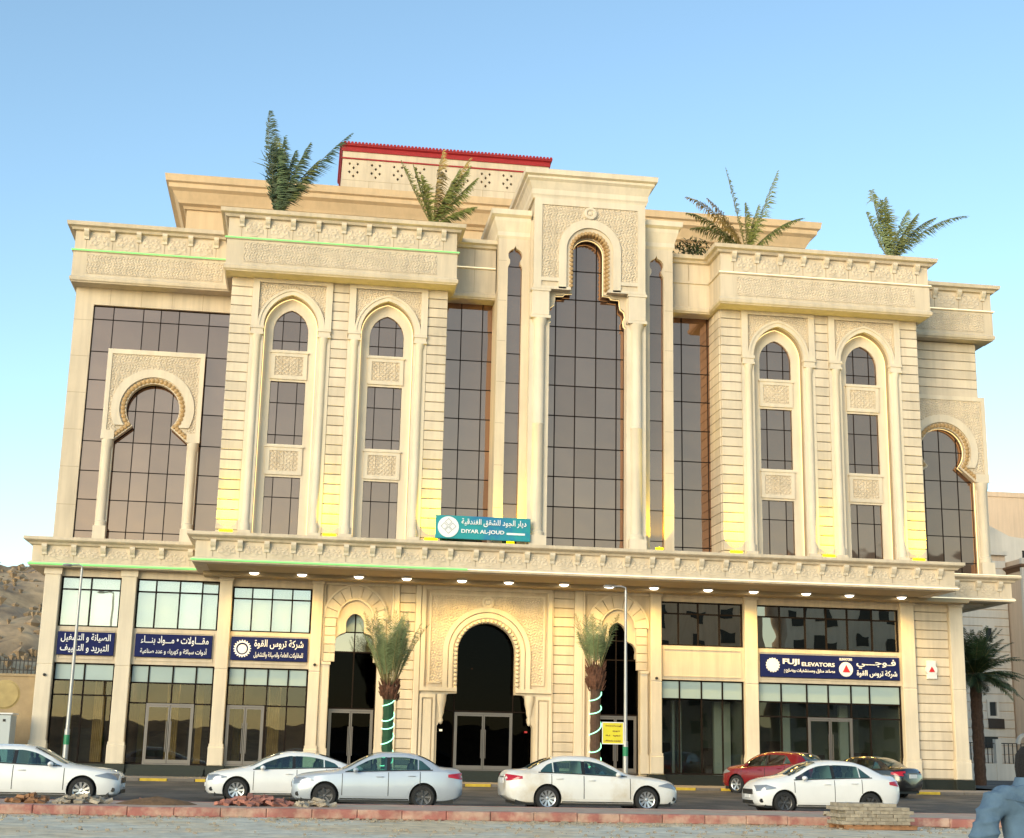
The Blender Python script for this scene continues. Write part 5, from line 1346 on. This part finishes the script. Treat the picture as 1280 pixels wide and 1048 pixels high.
def var(**k): s_ = copy.deepcopy(sedan); s_.update(k); return s_
def scale_spec(s0, L, H, **k):
    s_ = copy.deepcopy(s0); fx = L/s0['L']; fz = H/1.465
    for n_ in ('top', 'belt'): s_[n_] = [(x*fx, z*fz) for x, z in s0[n_]]
    for n_ in ('bot', 'wid', 'tw'): s_[n_] = [(x*fx, z) for x, z in s0[n_]]
    for n_ in ('win', 'ws', 'rw', 'dr', 'wx'): s_[n_] = tuple(x*fx for x in s0[n_])
    s_['hl'] = (s0['hl'][0]*fx, s0['hl'][1]*fx, s0['hl'][2]*fz, s0['hl'][3]*fz); s_['tl'] = (s0['tl'][0]*fx, s0['tl'][1]*fx, s0['tl'][2]*fz, s0['tl'][3]*fz)
    s_['L'] = L; s_.update(k); return s_
corolla = scale_spec(sedan, 4.54, 1.47, W=1.76, wr=.32, wx=(.88, 3.48), spokes=7)
coupe = scale_spec(sedan, 4.53, 1.43, W=1.78, wr=.335, wx=(.86, 3.56), spokes=9)
coupe['top'] = [(0, .64), (.05, .74), (.3, .84), (.8, .93), (1.05, .98), (1.25, 1.03), (1.7, 1.25), (2.1, 1.38), (2.4, 1.43), (2.8, 1.42), (3.3, 1.34), (3.8, 1.18), (4.15, 1.07), (4.4, 1.05), (4.5, .95), (4.53, .85)]
coupe['ws'] = (1.22, 2.05); coupe['rw'] = (3.2, 4.0); coupe['win'] = (1.35, 2.45, 3.3, 3.75)
small = scale_spec(sedan, 4.32, 1.48, W=1.70, wr=.31, wx=(.80, 3.35), spokes=6)
small['top'] = [(0, .70), (.05, .80), (.3, .93), (.7, 1.01), (.95, 1.06), (1.15, 1.13), (1.6, 1.36), (1.95, 1.46), (2.4, 1.49), (2.9, 1.47), (3.3, 1.38), (3.65, 1.22), (3.85, 1.13), (4.15, 1.10), (4.27, 1.0), (4.32, .85)]
small['ws'] = (1.0, 1.85); small['rw'] = (3.1, 3.75); small['win'] = (1.15, 2.28, 3.05, 3.4); small['dr'] = (1.1, 2.28, 3.1)
suv = dict(L=4.15, W=1.77, wr=.34, wx=(.85, 3.38),
    top=[(0, .78), (.05, .88), (.3, 1.0), (.8, 1.08), (1.05, 1.12), (1.5, 1.38), (1.85, 1.52), (2.4, 1.58), (3.2, 1.55), (3.55, 1.48), (3.8, 1.28), (3.98, 1.06), (4.08, 1.0), (4.12, .9), (4.15, .8)],
    belt=[(0, .7), (.3, .88), (1.2, .98), (2.4, 1.04), (3.6, 1.14), (4.0, 1.04), (4.15, .78)],
    bot=[(0, .35), (.15, .24), (.6, .22), (3.5, .22), (3.95, .28), (4.15, .42)],
    wid=[(0, .64), (.05, .76), (.2, .9), (.5, .97), (1.0, 1), (3.4, 1), (3.8, .96), (4.0, .90), (4.1, .84), (4.15, .76)],
    tw=[(0, .5), (.4, .78), (1.0, .80), (1.2, .80), (1.9, .68), (2.6, .66), (3.2, .65), (3.6, .64), (4.0, .66), (4.15, .6)],
    win=(1.2, 2.2, 3.0, 3.35), rslope=.9, ws=(1.08, 1.85), rw=(3.52, 3.98), dr=(1.1, 2.2, 3.1), hl=(.06, .55, .70, .88), tl=(3.75, 4.13, .88, 1.02), grille=(.6, .76, .4), spokes=6, plate=.72)
# heading: rz = 0 points the nose to -x (left); rz = PI points it right.  loc is the middle of the car
make_car(sedan, M['p_wdust'], 'white saloon with a dusty flank and its nose to the right, mid kerbside row', (-3.32, -19.85, 0), PI+R_(1.5), M['rim'])
A_ = scale_spec(sedan, 4.82, 1.47, wx=(.94, 3.72), spokes=9)
make_car(A_, M['p_white'], 'white saloon cut off by the left edge with its nose to the right', (-18.36, -19.6, 0), PI-R_(1), M['rim'])
make_car(coupe, M['p_white'], 'sleek white saloon partly hidden behind the silver car', (-11.67, -16.85, .0), R_(3), M['rim'])
make_car(corolla, M['p_silver'], 'silver blue saloon with dark wheels parked facing left', (-9.20, -20.15, 0), R_(-1.5), M['rim_d'])
make_car(small, M['p_white'], 'clean white compact saloon behind the pallet of pavers, facing left', (3.55, -19.6, 0), R_(1), M['rim_d'])
make_car(suv, M['p_red'], 'dark red hatchback parked nose-in at the hotel pavement', (6.55, -7.0, .2), R_(-56), M['rim'])
make_car(corolla, M['p_black'], 'black saloon parked nose-in at the right end of the hotel', (9.75, -7.3, .2), R_(-56), M['rim_d'])

# ------------------------------------------------------------------ rubble, soil and pavers on the median
def chunk(m, s=1):
    b = MB(); b.box(-.1*s, .1*s, -.05*s, .05*s, -.03*s, .03*s); b.v = [(x*rnd.uniform(.7, 1.1), y*rnd.uniform(.7, 1.2), z*rnd.uniform(.8, 1.2)) for x, y, z in b.v]; return b.mesh('brick', m)
def pile(x, y, w_, d_, h_, n, m, name, label, cat, s=1.):
    P = empty(name, (x, y, .195), 0, label, cat); ms = [chunk(m, s) for _ in range(4)]
    for i in range(n):
        a = rnd.uniform(0, 2*PI); r = math.sqrt(rnd.random()); px = r*math.cos(a)*w_/2; py = r*math.sin(a)*d_/2; pz = h_*(1-r)**.8*rnd.uniform(.3, 1)
        link('brick', ms[i % 4], P, (px, py, pz+.03), (rnd.uniform(-.5, .5), rnd.uniform(-.5, .5), rnd.uniform(0, PI)))
    return P
pile(-12.3, -25.2, 1.7, 1.2, .22, 80, M['brick'], 'brick_pile', 'heap of broken red paving bricks on the median near the sleek white car', 'rubble', 1.15)
pile(-10.9, -25.3, .9, .9, .14, 26, M['rock'], 'stone_pile', 'low scatter of grey rubble at the right foot of the red brick heap', 'rubble', 1.1)
pile(-16.2, -25.4, 1.3, 1.0, .2, 40, M['rock'], 'stone_pile', 'loose grey stone rubble on the median below the front wheel at the left', 'rubble', 1.1)
pile(-17.3, -25.4, 1.0, .9, .16, 30, M['wood'], 'brick_pile', 'small orange brown brick scatter on the median under the leftmost white car', 'rubble', 1.1)
pile(-18.4, -25.6, .9, .7, .1, 16, M['brick'], 'brick_pile', 'few dull red bricks lying on the median at the far left', 'rubble', 1.)
pile(-14.9, -24.9, .5, .3, .06, 6, M['brick'], 'brick_pile', 'handful of red bricks between the soil mound and the brick heap', 'rubble', 1.)
pile(1.4, -26.0, .8, .4, .06, 8, M['rock'], 'stone_pile', 'few pale stones on the median right of the middle', 'rubble', 1.)
mb = MB(); n = 22
for j in range(n+1):
    for i in range(n+1):
        u = -1+2*i/n; v_ = -1+2*j/n; r = math.hypot(u, v_); z = max(0, (1-r*r))*.16+.02*hnoise(u*7, v_*7, 1)*max(0, 1-r)
        mb.v.append((u*.95, v_*.7, z-.01))
for j in range(n):
    for i in range(n): mb.f.append((j*(n+1)+i, j*(n+1)+i+1, (j+1)*(n+1)+i+1, (j+1)*(n+1)+i)); mb.m.append(0)
tag(mb.build('soil_mound', M['soil'], None, (-14.55, -25.2, .195), smooth=60), 'low mound of brown soil on the median left of the red brick heap', 'soil mound')
# pallet with stacked pavers
Pt = empty('pallet', (1.56, -28.2, .01), R_(3), 'rough wooden pallet under the stacked grey pavers', 'pallet')
for k in range(3): MB().box(-.85, .85, -.5+k*.42, -.38+k*.42, 0, .07).build('bearer', M['wood'], Pt)
for k in range(8): MB().box(-.85+k*.222, -.85+k*.222+.15, -.52, .52, .07, .095).build('board', M['wood'], Pt)
PS = empty('paver_stack', (1.56, -28.2, .108), R_(3), 'square stack of grey paving blocks on the wooden pallet', 'pavers')
pm = MB().bevbox(-.1, .1, -.05, .05, 0, .074, .006).mesh('paver', M['graybrick']); pm2 = MB().bevbox(-.1, .1, -.05, .05, 0, .074, .006).mesh('paver', M['graybrick'])
for lay in range(6):
    for row in range(8):
        nb = 8 if lay < 5 else rnd.choice((3, 4, 5, 6))
        for k in range(nb):
            if 0 < row < 7 and 0 < k < 7 and lay < 4: continue
            link('paver', pm, PS, (-.78+k*.205+(.1 if lay % 2 else 0)+rnd.uniform(-.01, .01)-(.04), -.4+row*.108+rnd.uniform(-.012, .012), lay*.077+rnd.uniform(0, .003)), (0, 0, rnd.uniform(-.05, .05)))

# ------------------------------------------------------------------ left: boundary wall, railing, cabinet
Wl = empty('boundary_wall', (-30, 2.0, 0), 0, 'tan boundary wall with a yellow roundel and dark railing beside the left end of the hotel', 'wall')
MB().box(-14, 8.0, 0, .3, 0, 4.2).build('wall_panel', M['wallst'], Wl)
MB().box(-14, 8.0, -.06, .36, 4.2, 4.3).build('coping', M['wallst'], Wl)
for cx_ in (6.65, 3.6, .6):
    MB().lathe(cx_, 3.45, [(0, -.06), (.52, -.05), (.56, -.02), (.6, 0)], 26, 'y').build('roundel', M['wallyel'], Wl)
rl = MB(); rl.box(-14, 8.0, .1, .14, 4.45, 4.49); rl.box(-14, 8.0, .1, .14, 4.82, 4.86); rl.build('rail', M['iron'], Wl)
rm_ = MB().prism([(-.02, 0), (-.02, .62), (0, .72), (.02, .62), (.02, 0)], [], .105, .135).mesh('railing_bar', M['iron'])
for i in range(60): link('railing_bar', rm_, Wl, (7.9-i*.16, 0, 4.3))
Ec = empty('electrical_cabinet', (-23.35, -1.6, .3), 0, 'pale grey electrical cabinet with small meters by the left corner pillar', 'cabinet')
MB().box(-2.4, 0, 0, 1.1, 0, 2.28).build('housing', M['white'], Ec); MB().bevbox(.01, 1.0, -.0, 1.1, 0, 2.26, .02).build('cabinet_door', M['greybox'], Ec)
MB().box(-2.45, 1.05, -.05, 1.15, 2.285, 2.34).build('lid', M['white'], Ec)
b = MB()
for x, z in ((.2, 2.0), (.38, 2.0), (.75, 2.05), (.25, 1.8), (.6, 1.1)): b.box(x-.05, x+.05, -.02, 0, z-.04, z+.05)
b.build('meter', M['iron'], Ec)

# ------------------------------------------------------------------ right: neighbouring buildings and street
def nwin(par, x, z, w_, h_, y, m=1):
    b = MB(); b.prism([(x-w_/2-.18, z-.18), (x-w_/2-.18, z+h_+.18), (x+w_/2+.18, z+h_+.18), (x+w_/2+.18, z-.18)], [[(x-w_/2, z), (x-w_/2, z+h_), (x+w_/2, z+h_), (x+w_/2, z)]], y-.14, y+.02)
    o = b.build('window', M['grey_st'], par)
    for k in range(m): MB().box(x-w_/2+w_*k/m+.03, x-w_/2+w_*(k+1)/m-.03, y-.02, y-.01, z, z+h_).build('pane', M['wing'], o)
NB = empty('neighbour_building', (0, 0, 0), 0, 'grey beige clad building with small framed windows behind the palm at the right', 'building')
def clad(x0, x1, y, z0, z1, par, d=12, p=.62):
    MB().box(x0, x1, y+.06, y+d, z0, z1).build('wall', M['peach'], par)
    n = int((z1-z0)/p); mm = MB().bevbox(x0, x1, y, y+.1, 0, p-.05, .03).mesh('cladding_course', M['grey_st'])
    for i in range(n): link('cladding_course', mm, par, (0, rnd.uniform(-.01, .01), z0+i*p))
clad(30.0, 40.9, 40.0, .3, 16.8, NB)
clad(41.0, 60.0, 37.6, .3, 16.3, NB)
MB().box(30, 41, 39.8, 52, 16.8, 17.1).build('parapet', M['grey_st'], NB)
b = MB(); b.sweep([(41.0, 50), (41.0, 37.6), (60, 37.6)], [(-.2, 15.4), (.05, 15.4), (.2, 15.6), (.35, 15.7), (.35, 15.85), (-.2, 15.85)]); b.build('cornice', M['browncap'], NB)
b = MB()
for k in range(30): b.box(41.0+k*.5, 41.22+k*.5, 37.45, 37.6, 16.3, 16.75)
b.box(41, 56, 37.5, 37.62, 16.3, 16.42); b.box(41, 56, 37.5, 37.62, 16.75, 16.85); b.build('roof_balustrade', M['iron'], NB)
for z in (1.2+.3, 4.9, 10.3, 13.6): nwin(NB, 39.2, z, .55, 1.0, 40.0) if z > 2 else None
for z in (4.3, 7.6, 10.9): nwin(NB, 42.2, z, 1.2, 1.3, 37.6, 2); nwin(NB, 45.0, z, 1.2, 1.3, 37.6, 2)
for z in (4.0, 7.3): nwin(NB, 36.6, z+.4, .9, 1.2, 40)
nwin(NB, 37.6, 13.0, 1.6, 1.0, 40, 3)
for x in (38.9, 42.4, 44.0): MB().box(x-.5, x+.5, 37.4 if x > 41 else 39.8, 37.7 if x > 41 else 40.1, 2.6, 3.4).build('window', M['wing'], NB)
MB().box(38.8, 40.0, 39.85, 40.02, 4.0, 4.7).build('wall_plate', M['furn'], NB)
MB().box(40.8, 41.05, 37.4, 37.7, .3, 16.3).build('drain_pipe', M['grey_st'], NB)
# turret with dark brown cap, standing on the lower wing
b = MB(); b.box(36.0, 41.2, 44.0, 50, 16.8, 21.0); b.build('stair_tower', M['grey_st'], NB)
b = MB(); b.box(36.5, 41.5, 43.8, 50.2, 20.2, 21.0); b.build('stair_tower_cap', M['browncap'], NB)
b = MB(); b.prism([(41.0, 16.3), (41.0, 20.2), (42.4, 20.3), (44.5, 19.3), (60, 17.6), (60, 16.3)], [], 46, 52); b.build('rear_wing', M['grey_st'], NB)
PB = empty('peach_building', (52, 85, 0), 0, 'plain peach coloured apartment block rising beyond the grey building at the right edge', 'building')
MB().box(-3.5, 18, 0, 14, 0, 30.6).build('wall', M['peach'], PB); MB().box(-7.5, -3.5, 1.5, 14, 0, 28.6).build('wall', M['peach'], PB)
MB().box(-3.3, 18, -.12, 0, 30.2, 30.75).build('parapet', M['peach'], PB); MB().box(-1.4, -1.1, -.1, 0, 22, 30.2).build('drain_pipe', M['peach'], PB)
b = MB(); b.box(-4.6, -4.1, 1.4, 1.5, 25.4, 26.0); b.box(-4.9, -4.4, 1.35, 1.5, 26.3, 26.8); b.build('vent', M['wing'], PB)
MB().tube([(-4.5, 2, 28.6), (-4.5, 2, 31)], .06, 5).build('aerial', M['iron'], PB)
# fence with little arches along the street
Fw = empty('street_fence', (24, 32, .4), 0, 'low grey wall with railings and arched panels below the neighbouring building', 'fence')
MB().box(0, 34, 0, .3, 0, 1.1).build('wall_panel', M['grey_st'], Fw)
for k in range(12): MB().box(k*2.8, k*2.8+.4, -.05, .35, 0, 2.7).build('post', M['grey_st'], Fw)
bm_ = MB().box(-.025, .025, .12, .17, 1.1, 2.4).mesh('railing_bar', M['iron'])
for k in range(110): link('railing_bar', bm_, Fw, (.2+k*.3, 0, 0))
MB().box(0, 34, .1, .19, 2.4, 2.46).build('rail', M['iron'], Fw)
for k in range(4):
    ax = 13.5+k*2.8; MB().band(arch(ax, .7, 2.4, .75, 8), arch(ax, .5, 2.4, .55, 8), 0, .3).build('arched_panel', M['grey_st'], Fw)
# lit lamp on the side street
Sl = empty('street_lantern', (35.2, 26.0, .4), 0, 'lit globe lamp on a thin dark post in the side street', 'street lamp')
MB().tube([(0, 0, 0), (0, 0, 7.4)], .06, 8).build('post', M['iron'], Sl); MB().tube([(0, 0, 4.2), (.45, 0, 4.35)], .03, 6).build('arm', M['iron'], Sl)
MB().lathe(.5, 0, [(0, 3.95), (.18, 4.0), (.26, 4.2), (.18, 4.4), (0, 4.45)], 14).build('globe', M['bulb'], Sl, smooth=60)
make_car(corolla, M['p_silver'], 'pale car parked far back in the side street beside the palm', (33.6, 18.0, .42), R_(-70), M['rim_d'])
tag(MB().lathe(0, 0, [(.55, 0), (.6, .1), (.62, 1.2), (.55, 1.3), (0, 1.32)], 14).build('waste_bin', M['maroon'], None, (26.9, 4.0, .32), smooth=40), 'round maroon bin on the side street beyond the hotel corner', 'bin')

# ------------------------------------------------------------------ buildings across the road, behind the photographer (seen only mirrored in the windows)
for (x, y, w_, h_, m_, lb) in ((36, -118, 22, 24, 'peach', 'peach block across the road mirrored in the right-hand windows'), (64, -112, 30, 27, 'grey_st', 'grey block across the road mirrored in the right-hand windows'), (-78, -170, 30, 9, 'stone', 'low cream block across the road behind the camera')):
    B_ = empty('opposite_building', (x, y, 0), R_(8), lb, 'building')
    MB().box(-w_/2, w_/2, -10, 0, -1, h_).build('wall', M[m_], B_)
    for fz_ in range(int(h_/3.4)):
        for k in range(int(w_/4)):
            MB().box(-w_/2+1.2+k*4, -w_/2+2.8+k*4, 0, .06, 1.4+fz_*3.4, 3.0+fz_*3.4).build('window', M['wing'], B_)

# ------------------------------------------------------------------ person at the right edge
def skin(name, pts, edges, rad, m, parent, sub=2):
    me = bpy.data.meshes.new(name); me.from_pydata(pts, edges, []); o = bpy.data.objects.new(name, me); C.objects.link(o)
    o.modifiers.new('skin', 'SKIN'); 
    if not me.skin_vertices: me.attributes.new('x', 'FLOAT', 'POINT') if False else None
    sv = me.skin_vertices[0].data
    for i, r in enumerate(rad): sv[i].radius = (r if isinstance(r, tuple) else (r, r)); sv[i].use_root = (i == 0)
    s_ = o.modifiers.new('sub', 'SUBSURF'); s_.levels = sub; s_.render_levels = sub
    bpy.context.view_layer.update(); dg = bpy.context.evaluated_depsgraph_get(); me2 = bpy.data.meshes.new_from_object(o.evaluated_get(dg)); bpy.data.objects.remove(o)
    me2.materials.clear(); me2.materials.append(m); me2.polygons.foreach_set('use_smooth', [True]*len(me2.polygons))
    return link(name, me2, parent)
Pn = empty('person', (-7.235, -52.0, -.03), R_(-8), 'person with black hair in a blue shirt, seen from behind at the right edge', 'person')
Pn.scale = (1.1, 1.0, 1.0)
# body, facing +y (away), height about 1.66
bp = [(0, 0, .90), (0, .0, 1.08), (0, .0, 1.25), (0, -.01, 1.37), (0, .0, 1.42), (0, .02, 1.49), (0, .02, 1.55),
      (-.19, 0, 1.34), (-.28, -.02, 1.10), (-.20, .14, .93), (-.13, .20, .90),
      (.19, 0, 1.34), (.25, -.01, 1.08), (.26, .04, .86), (.26, .06, .76),
      (-.10, 0, .84), (-.12, .01, .46), (-.13, -.02, .09), (-.13, .12, .04),
      (.10, 0, .84), (.12, .01, .46), (.13, -.02, .09), (.13, .12, .04)]
be = [(0, 1), (1, 2), (2, 3), (3, 4), (4, 5), (5, 6), (3, 7), (7, 8), (8, 9), (9, 10), (3, 11), (11, 12), (12, 13), (13, 14), (0, 15), (15, 16), (16, 17), (17, 18), (0, 19), (19, 20), (20, 21), (21, 22)]
br = [(.14, .09), (.13, .08), (.13, .08), (.10, .06), .055, .08, .085, .045, .042, .038, .03, .045, .045, .038, .03, .085, .06, .045, .035, .085, .06, .045, .035]
skin('body', bp, be, br, M['skin'], Pn)
cl = [(0, 0, .84), (0, 0, .98), (0, -.0, 1.12), (0, 0, 1.26), (0, -.01, 1.36), (0, -.005, 1.41), (-.19, -.005, 1.335), (-.25, -.02, 1.2), (-.29, -.02, 1.08), (-.25, .07, .99), (-.20, .14, .93), (.19, -.005, 1.335), (.24, -.01, 1.2), (.26, -.01, 1.05), (.27, .03, .9), (.265, .04, .84)]
ce = [(0, 1), (1, 2), (2, 3), (3, 4), (4, 5), (4, 6), (6, 7), (7, 8), (8, 9), (9, 10), (4, 11), (11, 12), (12, 13), (13, 14), (14, 15)]
crr = [(.19, .125), (.175, .12), (.18, .125), (.20, .13), (.15, .11), (.075, .07), .085, .075, .068, .06, .05, .085, .075, .065, .055, .05]
sh = skin('shirt', cl, ce, crr, M['shirt'], Pn, 4)
sh.data.update()
nn = [v.normal.copy() for v in sh.data.vertices]
for v, n_ in zip(sh.data.vertices, nn):
    p = v.co; f = 1-abs(math.sin(p.x*17+p.z*26+2.5*math.sin(p.z*9+p.x*5)+1.5*math.sin(p.y*20)))
    g = 1-abs(math.sin(p.z*44+p.x*12+2*math.sin(p.x*13)))
    arm = 1.0 if abs(p.x) > .2 else .0
    v.co = p+n_*(.010*f*f+.012*arm*g*g-.004+.004*math.sin(p.x*60+p.z*35))
MB().lathe(0, 0, [(.085, 1.395), (.075, 1.43), (.07, 1.45), (.08, 1.455), (.1, 1.40)], 20).build('collar', M['shirt'], sh, smooth=50)
MB().tube([(-.17, -.098, 1.335), (-.08, -.112, 1.32), (0, -.116, 1.315), (.08, -.112, 1.32), (.17, -.098, 1.335)], .0045, 5).build('yoke_seam', M['shirt'], sh)
tp = [(0, 0, .92), (0, 0, .86), (-.10, 0, .80), (-.12, .01, .46), (-.13, -.01, .12), (.10, 0, .80), (.12, .01, .46), (.13, -.01, .12)]
skin('trousers', tp, [(0, 1), (1, 2), (2, 3), (3, 4), (1, 5), (5, 6), (6, 7)], [(.16, .11), (.16, .11), .10, .08, .065, .10, .08, .065], M['trouser'], Pn)
hb = MB(); hb.lathe(0, 0, [(0, .125), (.05, .115), (.082, .07), (.09, .0), (.085, -.06), (.06, -.1)], 18); hh = hb.build('hair', M['hair'], Pn, (.01, .005, 1.515), smooth=60); hh.scale = (.95, 1.1, 1)
for sg in (-1, 1):
    for k in range(5):
        f = [(sg*(.13 if sg < 0 else .26)+.015*k-.03, .20 if sg < 0 else .06, .90 if sg < 0 else .76)]
        bx_, by_, bz_ = f[0]; MB().tube([(bx_, by_, bz_), (bx_+.004, by_+.02, bz_-.05), (bx_+.004, by_+.03, bz_-.09+.01*abs(k-2))], [.011, .010, .007], 6).build('finger', M['skin'], Pn, smooth=60)
print('objects', len(bpy.data.objects))
